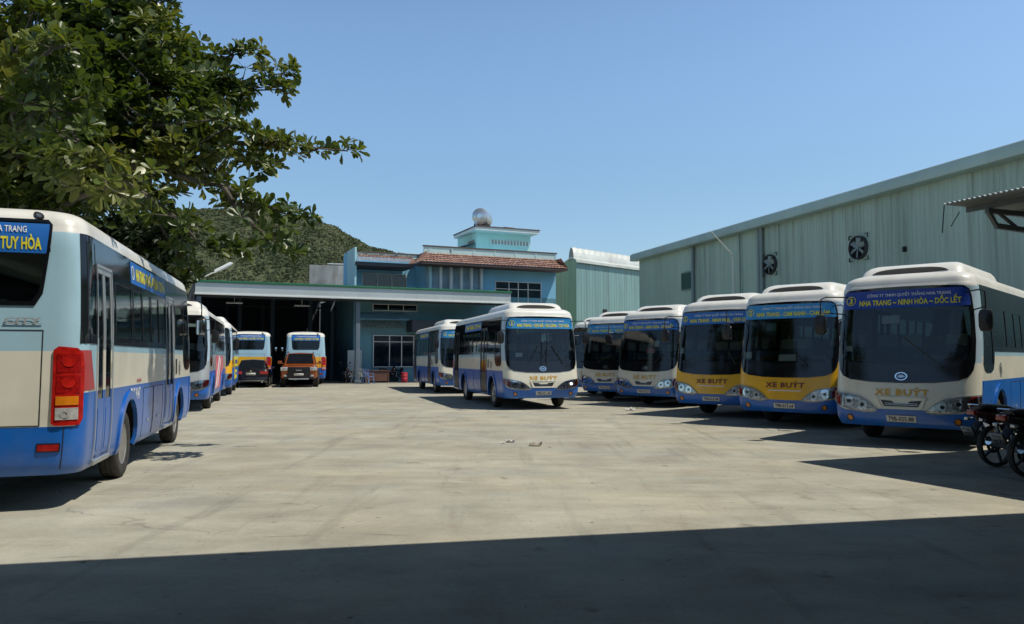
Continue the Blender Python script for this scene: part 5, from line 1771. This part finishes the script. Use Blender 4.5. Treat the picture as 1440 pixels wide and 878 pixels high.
limbs = [
    ([J, W(150, 205, 12.0), W(300, 195, 12.2), W(405, 198, 12.6), W(486, 209, 13.0)], .13),
    ([J, W(190, 225, 11.5), W(310, 262, 11.6), W(372, 290, 11.8), W(420, 304, 12.0)], .11),
    ([W(310, 262, 11.6), W(352, 318, 11.6), W(403, 352, 11.8)], .05),
    ([J, W(170, 255, 11.0), W(240, 300, 11.0), W(285, 345, 11.2), W(322, 352, 11.4)], .08),
    ([K, W(170, 120, 12.6), W(280, 130, 12.8), W(335, 120, 13.0), W(396, 120, 13.2)], .10),
    ([W(280, 130, 12.8), W(335, 105, 13.0), W(385, 97, 13.2)], .05),
    ([K, W(160, 80, 12.4), W(250, 92, 12.6), W(300, 76, 12.8), W(342, 66, 13.0)], .09),
    ([K, W(120, 20, 12.4), W(170, 4, 12.6), W(212, 2, 12.8)], .08),
    ([K, W(60, -90, 12.4), W(160, -120, 12.8)], .09),
    ([K, W(-300, -60, 12.5), W(-560, -40, 12.5)], .10),
    ([J, W(-330, 120, 12.5), W(-620, 100, 12.2)], .12),
    ([J, W(20, 120, 10.5), W(60, 150, 9.6), W(120, 215, 9.3), W(145, 262, 9.2)], .08),
    ([J, W(40, 60, 10.5), W(60, 60, 9.4)], .08),
    ([J, W(210, 170, 11.6), W(300, 165, 11.6), W(345, 182, 11.8)], .07),
    ([W(300, 195, 12.2), W(345, 226, 12.2), W(372, 232, 12.2)], .04),
    ([W(150, 205, 12.0), W(230, 330, 12.5), W(255, 372, 12.6)], .05),
    ([J, tb + Vector((-1.5, 3, 5.2)), tb + Vector((-2.5, 5.5, 5.6))], .12),
    ([K, tb + Vector((.5, 2.5, 7.6)), tb + Vector((1.0, 4.2, 8.2))], .09),
]
def FW(px, py, y, rx, ry, rz, cnt): return (W(px, py, y), (rx, ry, rz), cnt)
fills = [FW(60, 60, 12.0, 1.9, 1.4, 1.3, 420), FW(150, 60, 12.2, 1.2, 1.2, 1.0, 190), FW(50, 190, 11.6, 1.7, 1.3, 1.0, 330), FW(190, 150, 12.2, 1.3, 1.0, .8, 210),
         FW(170, 235, 11.8, 1.0, 1.0, .55, 120), FW(260, 215, 12.0, .9, .8, .45, 80), FW(275, 120, 12.8, .7, .8, .4, 50), FW(20, 280, 13.5, 1.8, 1.3, .7, 150),
         FW(-200, 60, 12.5, 2.4, 2.2, 2.0, 260), FW(60, -120, 12.6, 3.0, 2.2, 1.4, 320), FW(-350, 180, 12.5, 2.2, 2.0, 1.2, 120), FW(120, 110, 14.6, 2.6, 1.4, 1.7, 240),
         FW(40, 120, 9.7, .9, .5, .8, 55), FW(100, 225, 9.4, .55, .35, .35, 20), FW(225, 60, 12.8, .5, .6, .3, 25), FW(140, 20, 12.6, .8, .8, .6, 60),
         FW(340, 282, 11.8, .40, .4, .16, 14), FW(320, 130, 13.0, .4, .4, .2, 12), FW(400, 202, 12.6, .5, .4, .16, 18)]
tree('almond_tree', tb, 'large leaved tree with tiered branches reaching out over the nearest bus', limbs, 'leaf_a', .195, 11, 5, fills, 5.4, .24)
t2 = Vector((-13.6, 21.0, 0))
J2 = t2 + Vector((.3, .1, 2.8))
limbs2 = [([J2, W(140, 330, 20.5), W(230, 340, 20), W(262, 372, 20)], .12), ([J2, W(60, 280, 20), W(-40, 260, 20)], .12), ([J2, W(120, 260, 21), W(180, 230, 21)], .1),
          ([J2, W(200, 380, 19.5), W(250, 395, 19.5)], .08), ([J2, W(40, 330, 19.5), W(-60, 340, 19.5)], .1)]
fills2 = [FW(90, 300, 20.5, 2.6, 2.0, 1.5, 520), FW(190, 345, 20.5, 1.4, 1.2, .75, 210), FW(-30, 290, 20, 2.2, 1.8, 1.5, 260), FW(60, 380, 20.5, 2.4, 1.4, .9, 240), FW(215, 385, 20, .8, .9, .5, 90), FW(30, 230, 21, 2, 1.6, 1.0, 200), FW(240, 330, 20.3, .7, .7, .5, 50)]
tree('shade_tree', t2, 'dark leafy tree low behind the nearest bus, under the big branches', limbs2, 'leaf_b', .24, 9, 9, fills2, 4.0, .22, .08)

# ------------------------------------------------------------------ the buses
ROW = 'buses parked side by side in front of the green warehouse'
dW = ('NHA TRANG ~ NINH HÒA ~ DỐC LẾT')
rowf = (-.67, -.74)
make_bus('city_bus', (-7.56, 15.52), (-.262, .965), 'w', 'nearest bus, seen from behind at far left, with tall red tail light', 'buses along the left side of the yard', rear=True, badge=True, ac=False, dark_doors=False, side_sign='NHA TRANG - VẠN GIÃ - ĐẠI LÃNH - TUY HÒA', plate='79B-021.47')
near_bus = bpy.data.objects['city_bus']
near_bus.scale = (1, 1, 1.02)
lt = link('lettering', cached('lt_phone', lambda: m_small_text('TNE 9147', 5.68, 1.02, .15, .62, 'wlet')), near_bus)
link('lettering', cached('lt_bus', lambda: m_small_text('buslink', 5.45, 1.19, .05, .30, 'darkred')), near_bus)
make_bus('city_bus', (6.55, 13.25), rowf, 'w', 'cream bus with blue skirt and route 3 sign, rightmost, beside the motorcycles', ROW, front=('3', dW, 'signd'), plate='79B-025.88',
         papers=((-.95, -.84, 1.62, 1.72, 'paper'), (.0 - .35, -.05, 2.10, 2.24, 'paper')), wipers=((.62, .02, 1.86), ))
make_bus('city_bus', (5.85, 16.9), rowf, 'y', 'nearer of two yellow buses, beside the cream route 3 bus', ROW, front=('2', 'NHA TRANG - CAM RANH - CAM LÂM', 'signl'), plate='79B-013.64', emblem=False,
         papers=((-1.0, -.80, 1.50, 1.64, 'paper'), (-.16, .22, 1.44, 1.58, 'paper')), wipers=((.45, .22, 1.62), ))
make_bus('city_bus', (5.0, 19.75), rowf, 'y', 'further yellow bus, between the nearer yellow bus and a white one', ROW, front=('2', 'NHA TRANG - NINH HÒA - VẠN GIÃ', 'sign'), plate='79B-012.04', emblem=False,
         papers=((-.98, -.86, 1.62, 1.76, 'paper'), ), wipers=((.62, .42, 1.66), ))
make_bus('city_bus', (4.05, 24.2), (-.69, -.72), 'w', 'white and blue bus with a red card in its windscreen, beside the yellow buses', ROW, front=('3', 'NHA TRANG - NINH HÒA - DỐC LẾT', 'sign'), plate='79B-018.23',
         papers=((.0, .32, 1.66, 1.80, 'pink'), (-.0 + .3, .46, 1.85, 2.04, 'paper')), wipers=((.35, .62, 1.60), ))
make_bus('city_bus', (3.22, 27.4), (-.67, -.74), 'w', 'white and blue bus, half hidden, just right of the sunlit route 1 bus', ROW, front=('1', 'NHA TRANG - VẠN GIÃ', 'signl'), plate='79B-016.50', papers=((-.86, -.76, 1.7, 2.2, 'paper'), ))
make_bus('city_bus', (3.0, 31.2), (-.67, -.74), 'w', 'furthest bus of the warehouse row, only its roof corner showing behind the others', ROW, plate='79B-011.12')
make_bus('city_bus', (.92, 22.85), (.259, -.966), 'w', 'sunlit route 1 bus with sun glint on one headlight, standing in the middle of the yard', 'buses in the middle of the yard', front=('1', 'NHA TRANG - VẠN GIÃ - ĐẠI LÃNH - TUY HÒA', 'signl'),
         side_sign='NHA TRANG - TUY HÒA', plate='79B-021.58', papers=((-.80, -.60, 1.54, 1.66, 'wlet'), ), wipers=((-.42, -.12, 1.86), (.62, .30, 1.84), (-.03, 1.70), (.12, 1.74)), yaw_wheels=0, glint=True)
make_bus('city_bus', (-1.92, 33.2), (.259, -.966), 'w', 'bus directly behind the sunlit route 1 bus, its nose mostly hidden', 'buses in the middle of the yard', front=('1', 'NHA TRANG - VẠN GIÃ - ĐẠI LÃNH - TUY HÒA', 'signl'), side_sign='NHA TRANG - TUY HÒA', plate='79B-020.31')
make_bus('city_bus', (-9.62, 21.7), (.29, -.957), 's', 'silver nosed bus with pink side advert, facing the camera in the left row', 'buses along the left side of the yard', plate='79B-017.09', ad='pink', wipers=((-.3, .2, 1.6), ))
make_bus('city_bus', (-12.15, 30.6), (.30, -.954), 'y', 'bus with bright yellow side advert, last in the left row', 'buses along the left side of the yard', plate='79B-014.37', ad='yellow')
make_bus('city_bus', (-16.95, 51.7), (-.28, .96), 'y', 'light blue and yellow bus seen from behind, just beyond the dark saloon', 'buses parked nose first in the shed', plate='79B-010.66', rear=True)
make_bus('city_bus', (-14.1, 52.7), (-.28, .96), 'y', 'light blue and yellow bus seen from behind, just beyond the orange pickup', 'buses parked nose first in the shed', plate='79B-010.92', rear=True)

# ------------------------------------------------------------------ pickup and saloon
M['orange'] = mat('orange_car_paint', (.42, .10, .018), .28, .4, .08, 3, coat=.7)
M['carblk'] = mat('black_car_paint', (.014, .013, .016), .2, .3, .1, 3, coat=.9)
def car_loft(k, secs, mi=0, cap=True):
    """secs: list of (y, [(x, z)...] half outline from bottom centre up to top centre)"""
    prev = None; first = None
    for y, h in secs:
        full = h + [(-x, z) for x, z in reversed(h) if x > 1e-6]
        ring = [k.bm.verts.new((x, y, z)) for x, z in full]
        if prev: k.quadstrip(prev, ring, mi, True)
        else: first = ring
        prev = ring
    if cap: k.face(first[::-1], mi); k.face(prev, mi)
def car_wheel(root, x, y, r, w, sg):
    k = MB()
    k.lathe([(r * .62, -w / 2 + .01), (r * .9, -w / 2), (r, -w / 2 + .03), (r, w / 2 - .03), (r * .9, w / 2), (r * .62, w / 2 - .01)], (0, 0, 0), 'X', 28, 0, close=True)
    o = k.build('wheel', ['rubber'], root); o.location = (x, y, r)
    k = MB()
    k.lathe([(r * .64, sg * (w / 2 - .01)), (r * .58, sg * (w / 2 - .03)), (r * .2, sg * (w / 2 - .02)), (.001, sg * (w / 2 - .01))], (0, 0, 0), 'X', 20, 0)
    for i in range(5):
        a = 2 * PI * i / 5
        k.bar((sg * (w / 2 - .015), 0, 0), (sg * (w / 2 - .015), r * .6 * math.cos(a), r * .6 * math.sin(a)), .05, .03)
    k.build('rim', ['rim'], o)
pk = empty('pickup_truck', (-10.95, 40.3, 0), R(13))
tag(pk, 'orange double cab pickup truck facing the camera at the mouth of the shed', 'pickup truck')
k = MB()
def sec(y, w, zb, zt, ws=None):
    ws = ws or w * .93
    return (y, [(0, zb), (w * .9, zb), (w, zb + .08), (w, (zb + zt) / 2), (ws, zt - .04), (ws - .08, zt), (0, zt + .02)])
car_loft(k, [sec(0.0, .84, .50, .98), sec(.08, .90, .46, 1.04), sec(.5, .93, .46, 1.10), sec(1.35, .93, .46, 1.17), sec(1.5, .93, .46, 1.18), sec(3.2, .93, .46, 1.18), sec(3.25, .92, .46, 1.22), sec(5.2, .92, .50, 1.20)])
k.build('body', ['orange'], pk)
k = MB()
car_loft(k, [(1.25, [(0, 1.12), (.84, 1.12), (.84, 1.13), (.80, 1.15), (0, 1.16)]), (2.05, [(0, 1.12), (.84, 1.12), (.80, 1.3), (.66, 1.74), (0, 1.77)]), (3.0, [(0, 1.12), (.84, 1.12), (.80, 1.3), (.66, 1.78), (0, 1.81)]), (3.5, [(0, 1.12), (.84, 1.12), (.80, 1.25), (.68, 1.70), (0, 1.73)])])
k.build('cabin', ['orange'], pk)
k = MB()
a = [(-.70, 1.33, 1.22), (.70, 1.33, 1.22), (.60, 1.97, 1.71), (-.60, 1.97, 1.71)]
v = [k.bm.verts.new(Vector(p) + Vector((0, -.03, .03))) for p in a]; w = [k.bm.verts.new(Vector(p) + Vector((0, .0, .0))) for p in a]
k.face(v); k.quadstrip(v, w, 0, True); k.build('windscreen', ['black'], pk)
for sg in (-1, 1):
    k = MB()
    a = [(sg * .835, 1.55, 1.22), (sg * .835, 3.3, 1.22), (sg * .70, 3.2, 1.66), (sg * .70, 2.15, 1.68)]
    v = [k.bm.verts.new(Vector(p) + Vector((sg * .01, 0, 0))) for p in a]; w = [k.bm.verts.new(Vector(p) - Vector((sg * .03, 0, 0))) for p in a]
    k.face(v); k.quadstrip(v, w, 0, True); k.build('side_window', ['black'], pk)
    k = MB(); k.box((sg * .73, .03, .95), (.36, .14, .18), bev=.03, mi=0); k.box((sg * .70, -.045, .93), (.16, .02, .11), bev=.005, mi=1); h = k.build('headlight', ['clearl', 'bulb'], pk)
    k = MB(); k.box((sg * 1.04, 1.55, 1.28), (.22, .12, .17), bev=.04); k.bar((sg * .86, 1.58, 1.22), (sg * .98, 1.56, 1.24), .05, .05); k.build('mirror', ['orange'], pk)
    k = MB(); k.box((sg * .66, -.06, .60), (.16, .05, .10), bev=.02); k.build('fog_lamp', ['clearl'], pk)
    for wy_ in (1.0, 4.2):
        k = MB(); k.lathe([(.40, -.02), (.47, -.02), (.47, .03), (.40, .03)], (sg * .93, wy_, .42), 'X', 24, 0, close=True); k.build('wheel_arch', ['blackp'], pk)
    k = MB(); k.bar((sg * .66, 1.9, 1.80), (sg * .66, 3.2, 1.84), .04, .05); k.build('roof_rail', ['steel_d'], pk)
    car_wheel(pk, sg * .82, 1.0, .39, .26, sg); car_wheel(pk, sg * .82, 4.2, .39, .26, sg)
k = MB(); k.box((0, -.03, .88), (1.10, .10, .34), bev=.03, mi=0)
for z in (.81, .88, .95): k.box((0, -.085, z), (.98, .03, .035), bev=.008, mi=0)
k.box((0, -.09, .885), (.30, .03, .05), mi=1); k.build('grille', ['blackp', 'lampbed'], pk)
k = MB(); k.box((0, -.04, .66), (1.2, .14, .13), bev=.03, mi=0); k.box((0, -.02, .50), (1.5, .16, .14), bev=.04, mi=0); k.box((0, -.07, .44), (1.0, .06, .06), bev=.01, mi=1); k.build('bumper', ['blackp', 'alu'], pk)
def flat_text(k, body, T, size, mi, width=None, bold=.02):
    vs, fs = text2d(body, size, bold)
    s_ = 1.0 if not width else width / (max(v[0] for v in vs) - min(v[0] for v in vs))
    m_ = [k.bm.verts.new(T @ Vector((x * s_, z, 0))) for x, z in vs]
    for f in fs: k.face([m_[i] for i in f], mi)
k = MB(); k.box((0, -.125, .66), (.47, .02, .11), mi=0); flat_text(k, '79C-064.52', Matrix.Translation((0, -.137, .66)) @ Matrix.Rotation(R(90), 4, 'X'), .065, 1, .40)
k.build('number_plate', ['plate', 'klet'], pk, recalc=False)

sl = empty('saloon_car', (-13.25, 39.8, 0), R(15))
tag(sl, 'dark saloon car seen from behind, left of the orange pickup', 'car')
k = MB()
car_loft(k, [sec(0, .80, .34, .86), sec(.08, .86, .28, .93), sec(.6, .89, .22, .96), sec(1.2, .90, .20, .97), sec(3.4, .90, .20, .93), sec(4.2, .87, .22, .82), sec(4.6, .76, .28, .66)])
k.build('body', ['carblk'], sl)
k = MB()
car_loft(k, [(.35, [(0, .90), (.74, .90), (.74, .91), (.70, .93), (0, .94)]), (1.25, [(0, .90), (.78, .90), (.75, 1.0), (.56, 1.38), (0, 1.42)]), (2.3, [(0, .90), (.78, .90), (.75, 1.0), (.58, 1.42), (0, 1.46)]), (3.4, [(0, .90), (.78, .90), (.76, .92), (.70, .95), (0, .96)])])
k.build('cabin', ['carblk'], sl)
k = MB()
a = [(-.62, .46, .965), (.62, .46, .965), (.50, 1.17, 1.36), (-.50, 1.17, 1.36)]
v = [k.bm.verts.new(Vector(p) + Vector((0, -.025, .03))) for p in a]; w = [k.bm.verts.new(Vector(p)) for p in a]
k.face(v); k.quadstrip(v, w, 0, True); k.build('rear_window', ['black'], sl)
for sg in (-1, 1):
    k = MB(); k.box((sg * .62, .03, .76), (.40, .14, .15), bev=.03, mi=0); k.build('tail_light', ['red'], sl)
    k = MB(); k.box((sg * .99, 2.9, .98), (.16, .10, .13), bev=.03); k.build('mirror', ['carblk'], sl)
    k = MB(); k.cyl((sg * .55, -.05, .30), (sg * .55, .1, .30), .045, n=10); k.build('exhaust', ['chrome'], sl)
    car_wheel(sl, sg * .78, .95, .32, .22, sg); car_wheel(sl, sg * .78, 3.65, .32, .22, sg)
k = MB(); k.box((0, -.01, .70), (.52, .06, .17), bev=.01, mi=0); k.box((0, -.045, .70), (.46, .02, .11), mi=1); flat_text(k, '79A-117.30', Matrix.Translation((0, -.057, .70)) @ Matrix.Rotation(R(90), 4, 'X'), .06, 2, .40)
k.build('number_plate', ['blackp', 'plate', 'klet'], sl, recalc=False)
k = MB(); k.box((0, .0, .42), (1.6, .16, .22), bev=.05, mi=0); k.box((0, -.085, .36), (1.3, .02, .03), mi=1); k.build('bumper', ['carblk', 'chrome'], sl)
k = MB(); k.lathe([(.001, -.01), (.05, -.01), (.05, .01), (.001, .01)], (0, -.02, .85), 'Y', 12); k.build('badge', ['chrome'], sl)

# ------------------------------------------------------------------ motorcycles
def motorcycle(loc, rz, label, paint, group, small=False):
    o = empty('motorcycle', loc, rz); tag(o, label, 'motorcycle', group)
    def wh(x, nm='wheel'):
        k = MB(); r = .29
        k.lathe([(r - .045, -.035), (r - .01, -.04), (r, -.015), (r, .015), (r - .01, .04), (r - .045, .035)], (0, 0, 0), 'Y', 28, 0, close=True)
        w = k.build('wheel', ['rubber'], o); w.location = (x, 0, r)
        if small: return
        k = MB(); k.lathe([(r - .05, -.02), (r - .035, -.022), (r - .035, .022), (r - .05, .02)], (0, 0, 0), 'Y', 28, 0, close=True)
        for i in range(5):
            a = 2 * PI * i / 5; k.bar((0, 0, 0), ((r - .04) * math.cos(a), 0, (r - .04) * math.sin(a)), .03, .022)
        k.lathe([(.001, -.05), (.05, -.05), (.05, .05), (.001, .05)], (0, 0, 0), 'Y', 14, 0)
        k.lathe([(.06, .045), (.11, .045), (.11, .05), (.06, .05)], (0, 0, 0), 'Y', 20, 0, close=True)
        k.build('rim', ['steel_d'], w)
    wh(0); wh(1.24)
    # rear body (rear wheel at x=0, front at x=1.24, bike faces +x)
    k = MB()
    def rsec(x, w, z0, z1):
        return [(x, w * c, (z0 + z1) / 2 + (z1 - z0) / 2 * s_) for c, s_ in ((0, -1), (.7, -.8), (1, -.1), (.85, .6), (.5, .95), (0, 1), (-.5, .95), (-.85, .6), (-1, -.1), (-.7, -.8))]
    prev = None
    for s_ in (rsec(-.36, .05, .74, .80), rsec(-.26, .09, .64, .80), rsec(-.05, .12, .56, .78), rsec(.20, .13, .50, .76), rsec(.42, .12, .42, .72), rsec(.60, .09, .38, .62)):
        ring = [k.bm.verts.new(p) for p in s_]
        if prev: k.quadstrip(prev, ring, 0, True)
        else: k.face(ring[::-1])
        prev = ring
    k.face(prev)
    k.build('rear_fairing', [paint], o)
    k = MB()
    prev = None
    for s_ in (rsec(-.30, .07, .79, .84), rsec(-.18, .12, .775, .87), rsec(.10, .13, .76, .86), rsec(.32, .13, .72, .80), rsec(.52, .09, .68, .76)):
        ring = [k.bm.verts.new(p) for p in s_]
        if prev: k.quadstrip(prev, ring, 0, True)
        else: k.face(ring[::-1])
        prev = ring
    k.face(prev); k.build('saddle', ['blackp'], o)
    k = MB()
    prev = None
    for s_ in (rsec(.80, .17, .42, .60), rsec(.92, .20, .40, .82), rsec(1.02, .14, .52, .96), rsec(1.10, .08, .70, .98)):
        ring = [k.bm.verts.new(p) for p in s_]
        if prev: k.quadstrip(prev, ring, 0, True)
        else: k.face(ring[::-1])
        prev = ring
    k.face(prev); k.build('leg_shield', [paint], o)
    k = MB(); k.tube([(.55, 0, .45), (.75, 0, .38), (.95, 0, .60), (1.02, 0, .92)], [.05, .05, .045, .035]); k.tube([(-.02, .09, .29), (.5, .09, .33)], .022); k.tube([(-.02, -.09, .29), (.5, -.09, .33)], .022)
    k.box((.48, 0, .30), (.34, .20, .22), bev=.04); k.build('frame', ['blackp'], o)
    k = MB()
    for sg in (-1, 1): k.tube([(1.24, sg * .07, .29), (1.10, sg * .07, .68)], .02)
    k.build('front_fork', ['chrome'], o)
    k = MB(); n = 9
    a = [k.bm.verts.new((.36 * math.cos(R(t)) * .92 + 1.24, -.06, .29 + .34 * math.sin(R(t)))) for t in np.linspace(20, 150, n)]
    b = [k.bm.verts.new((v.co.x, .06, v.co.z)) for v in a]
    c = [k.bm.verts.new((v.co.x, -.06, v.co.z - .015)) for v in a]; d = [k.bm.verts.new((v.co.x, .06, v.co.z - .015)) for v in a]
    k.quadstrip(a, b); k.quadstrip(d, c); k.quadstrip(b, d); k.quadstrip(c, a); k.build('front_fender', [paint], o)
    # rear mudguard that carries the number plate
    k = MB()
    k.bar((-.20, 0, .70), (-.40, 0, .46), .13, .02, bev=.005); k.box((-.44, 0, .50), (.02, .20, .15), T=Matrix.Translation((-.44, 0, .50)) @ Matrix.Rotation(R(-28), 4, 'Y') @ Matrix.Translation((.44, 0, -.50)))
    k.build('rear_fender', ['blackp'], o)
    k = MB(); T = Matrix.Translation((-.455, 0, .50)) @ Matrix.Rotation(R(-28), 4, 'Y')
    k.box((0, 0, 0), (.006, .19, .14), T=T, mi=0)
    TT = T @ Matrix.Translation((-.005, 0, 0)) @ Matrix(((0, 0, -1, 0), (-1, 0, 0, 0), (0, 1, 0, 0), (0, 0, 0, 1)))
    flat_text(k, '79-N1', TT @ Matrix.Translation((0, .032, 0)), .042, 1, .13); flat_text(k, '4071', TT @ Matrix.Translation((0, -.035, 0)), .046, 1, .15)
    k.build('number_plate', ['platedim', 'klet'], o, recalc=False)
    k = MB(); k.box((-.37, 0, .755), (.07, .14, .075), bev=.02, mi=0); k.build('tail_light', ['redd'], o)
    for sg in (-1, 1):
        k = MB(); k.box((-.33, sg * .13, .66), (.06, .07, .045), bev=.015); k.bar((-.3, sg * .06, .68), (-.32, sg * .12, .665), .015, .015); k.build('indicator', ['lampbed'], o)
        k = MB(); k.tube([(.98, 0, .97), (.96, sg * .12, 1.03), (.92, sg * .34, 1.02)], .013); k.cyl((.935, sg * .24, 1.025), (.92, sg * .35, 1.02), .018); k.build('handlebar', ['blackp'], o)
        k = MB(); k.tube([(.96, sg * .2, 1.03), (.98, sg * .24, 1.14), (.97, sg * .28, 1.20)], .007); k.lathe([(.001, -.01), (.055, -.008), (.055, .01), (.001, .02)], (.97, sg * .30, 1.22), 'X', 16); k.build('mirror', ['blackp'], o)
        k = MB(); k.cyl((0.0, sg * .10, .30), (-.12, sg * .14, .60), .035, n=10); 
        for i in range(7):
            t = i / 7; p = Vector((-.0 - .12 * t, sg * (.10 + .04 * t), .30 + .3 * t)); k.lathe([(.034, -.006), (.043, 0), (.034, .006)], p, 'Z', 10)
        k.build('shock_absorber', ['chrome'], o)
    k = MB(); k.tube([(.5, -.12, .26), (.25, -.15, .24), (.12, -.16, .27)], [.02, .02, .045], 10); k.cyl((.12, -.16, .27), (-.28, -.17, .38), .045, .055, n=14); k.build('exhaust', ['chrome'], o)
    k = MB(); k.tube([(-.30, -.10, .80), (-.34, -.09, .86), (-.34, .09, .86), (-.30, .10, .80), (-.05, .13, .82)], .012); k.build('grab_rail', ['chrome'], o)
    k = MB(); k.lathe([(.001, .0), (.05, .01), (.07, .04), (.075, .09), (.001, .1)], (1.05, 0, .90), 'X', 16); k.build('headlight', ['clearl'], o)
    k = MB(); k.bar((.42, .08, .26), (.36, .26, .02), .018, .018); k.build('side_stand', ['blackp'], o)
    return o
BK = 'motorcycles under the awning'
M['platedim'] = mat('grey_number_plate', (.26, .28, .29), .4, .2, .15, 12)  # grey-silver tone, darker than the bus plates
M['redblk'] = mat('dark_red_black_plastic', (.05, .008, .010), .25, 0, .1, 4, coat=.6)
motorcycle((6.72, 10.95, 0), R(12), 'dark motorcycle with tail up, leftmost under the awning beside the route 3 bus', 'redblk', BK)
motorcycle((6.50, 9.95, 0), R(14), 'black motorcycle cut by the right edge of the photo, nearer than the other', 'carblk', BK)
SK = 'motorcycles parked under the office'
for i, (px, y, rz, lb) in enumerate(((540, 49.2, 60, 'small dark motorcycle under the office window, right of the plastic stools'), (556, 49.7, 75, 'dark motorcycle in the shed, nearest the parked bus'), (489, 47.5, 110, 'dark motorcycle at the office corner, left of the plastic stools'))):
    motorcycle(((px - 720) / 1100 * y, y, 0), R(rz), lb, ('redblk', 'carblk', 'carblk')[i], SK, True)
# plastic chairs stacked at the office wall, red crate
M['pl_blue'] = mat('blue_plastic', (.12, .22, .50), .45, 0, .05, 4)
M['pl_white'] = mat('pale_plastic', (.50, .50, .46), .45, 0, .05, 4)
M['pl_red'] = mat('red_plastic', (.45, .03, .04), .45, 0, .05, 4)
def chair(loc, rz, m_, label):
    o = empty('plastic_chair', loc, rz); tag(o, label, 'chair', 'plastic chairs by the office wall')
    for sx in (-1, 1):
        for sy in (-1, 1):
            k = MB(); k.bar((sx * .18, sy * .18, .42), (sx * .24, sy * .24, 0), .035, .05, bev=.006); k.build('leg', [m_], o)
    k = MB(); k.box((0, 0, .43), (.44, .44, .03), bev=.012); k.build('seat', [m_], o)
    k = MB()
    for x in np.linspace(-.18, .18, 5): k.bar((x, .20, .44), (x * 1.1, .28, .86), .035, .015)
    k.bar((-.22, .28, .86), (.22, .28, .86), .05, .03, bev=.01); k.build('backrest', [m_], o)
    for sx in (-1, 1):
        k = MB(); k.bar((sx * .23, -.18, .62), (sx * .23, .26, .64), .04, .025); k.bar((sx * .23, -.18, .62), (sx * .20, -.18, .43), .03, .03); k.build('armrest', [m_], o)
def GP(px, y): return ((px - 720) / 1100 * y, y, 0)
chair(GP(512, 46.2), R(170), 'pl_white', 'pale plastic chair by the office corner, left of the blue one')
chair(GP(519, 46.0), R(150), 'pl_blue', 'blue plastic chair by the office wall')
chair(GP(500, 47.2), R(200), 'pl_white', 'dim pale plastic chair leftmost at the office corner')
rc = empty('wooden_table', GP(530, 48.4), SR); tag(rc, 'low brown wooden table under the office window', 'table')
k = MB(); k.box((0, 0, .74), (1.5, .7, .05), bev=.01); k.build('tabletop', [mat('brown_wood', (.13, .06, .04), .6, 0, .2, 3)], rc)
k = MB(); k.box((0, -.28, .40), (1.4, .03, .6)); k.build('front_panel', [bpy.data.materials['brown_wood']], rc)
for sx in (-1, 1):
    for sy in (-1, 1):
        k = MB(); k.box((sx * .68, sy * .3, .36), (.06, .06, .72)); k.build('leg', [bpy.data.materials['brown_wood']], rc)
dr = empty('red_barrel', GP(569, 48.6)); tag(dr, 'small red round barrel at the office wall beside the parked bus', 'barrel')
k = MB(); k.lathe([(.18, 0), (.20, .03), (.20, .2), (.215, .21), (.20, .23), (.20, .4), (.215, .41), (.20, .43), (.20, .6), (.18, .62)], (0, 0, .0), 'Z', 18); k.build('drum', ['pl_red'], dr)

# litter on the concrete
def litter(px, py, size, label, m_, seed, nm='paper_scrap'):
    y = 1650 / (py - 504)
    o = empty(nm, GP(px, y)); o.location.z = .006
    tag(o, label, nm.split('_')[-1], 'rubbish on the concrete')
    rr = random.Random(seed); k = MB()
    n = 6
    g = [[k.bm.verts.new(((i - n / 2) * size / n * (1 + rr.uniform(-.2, .2)), (j - n / 2) * size / n * .7, abs(rr.gauss(0, size * .10)) + .002)) for i in range(n)] for j in range(n)]
    for a, b in zip(g, g[1:]): k.quadstrip(a, b)
    lo = [[k.bm.verts.new(v.co + Vector((0, 0, .004))) for v in r] for r in g]
    for a, b in zip(lo, lo[1:]): k.quadstrip(a, b)
    k.build('scrap', [m_], o, smooth=False)
litter(720, 621, .22, 'crumpled white paper on the concrete, larger of the two near the yard centre', 'paper', 1)
litter(708, 623, .10, 'small white scrap just left of the crumpled paper', 'paper', 2)
litter(755, 626, .24, 'flat brownish wrapper right of the crumpled paper', mat('brown_wrapper', (.32, .28, .22), .7, 0, .2, 9), 3, 'wrapper')
litter(887, 577, .32, 'pale plastic bag lying in front of the white and blue row buses', 'paper', 4, 'plastic_bag')
litter(774, 628, .07, 'tiny white scrap right of the brown wrapper', 'paper', 5)
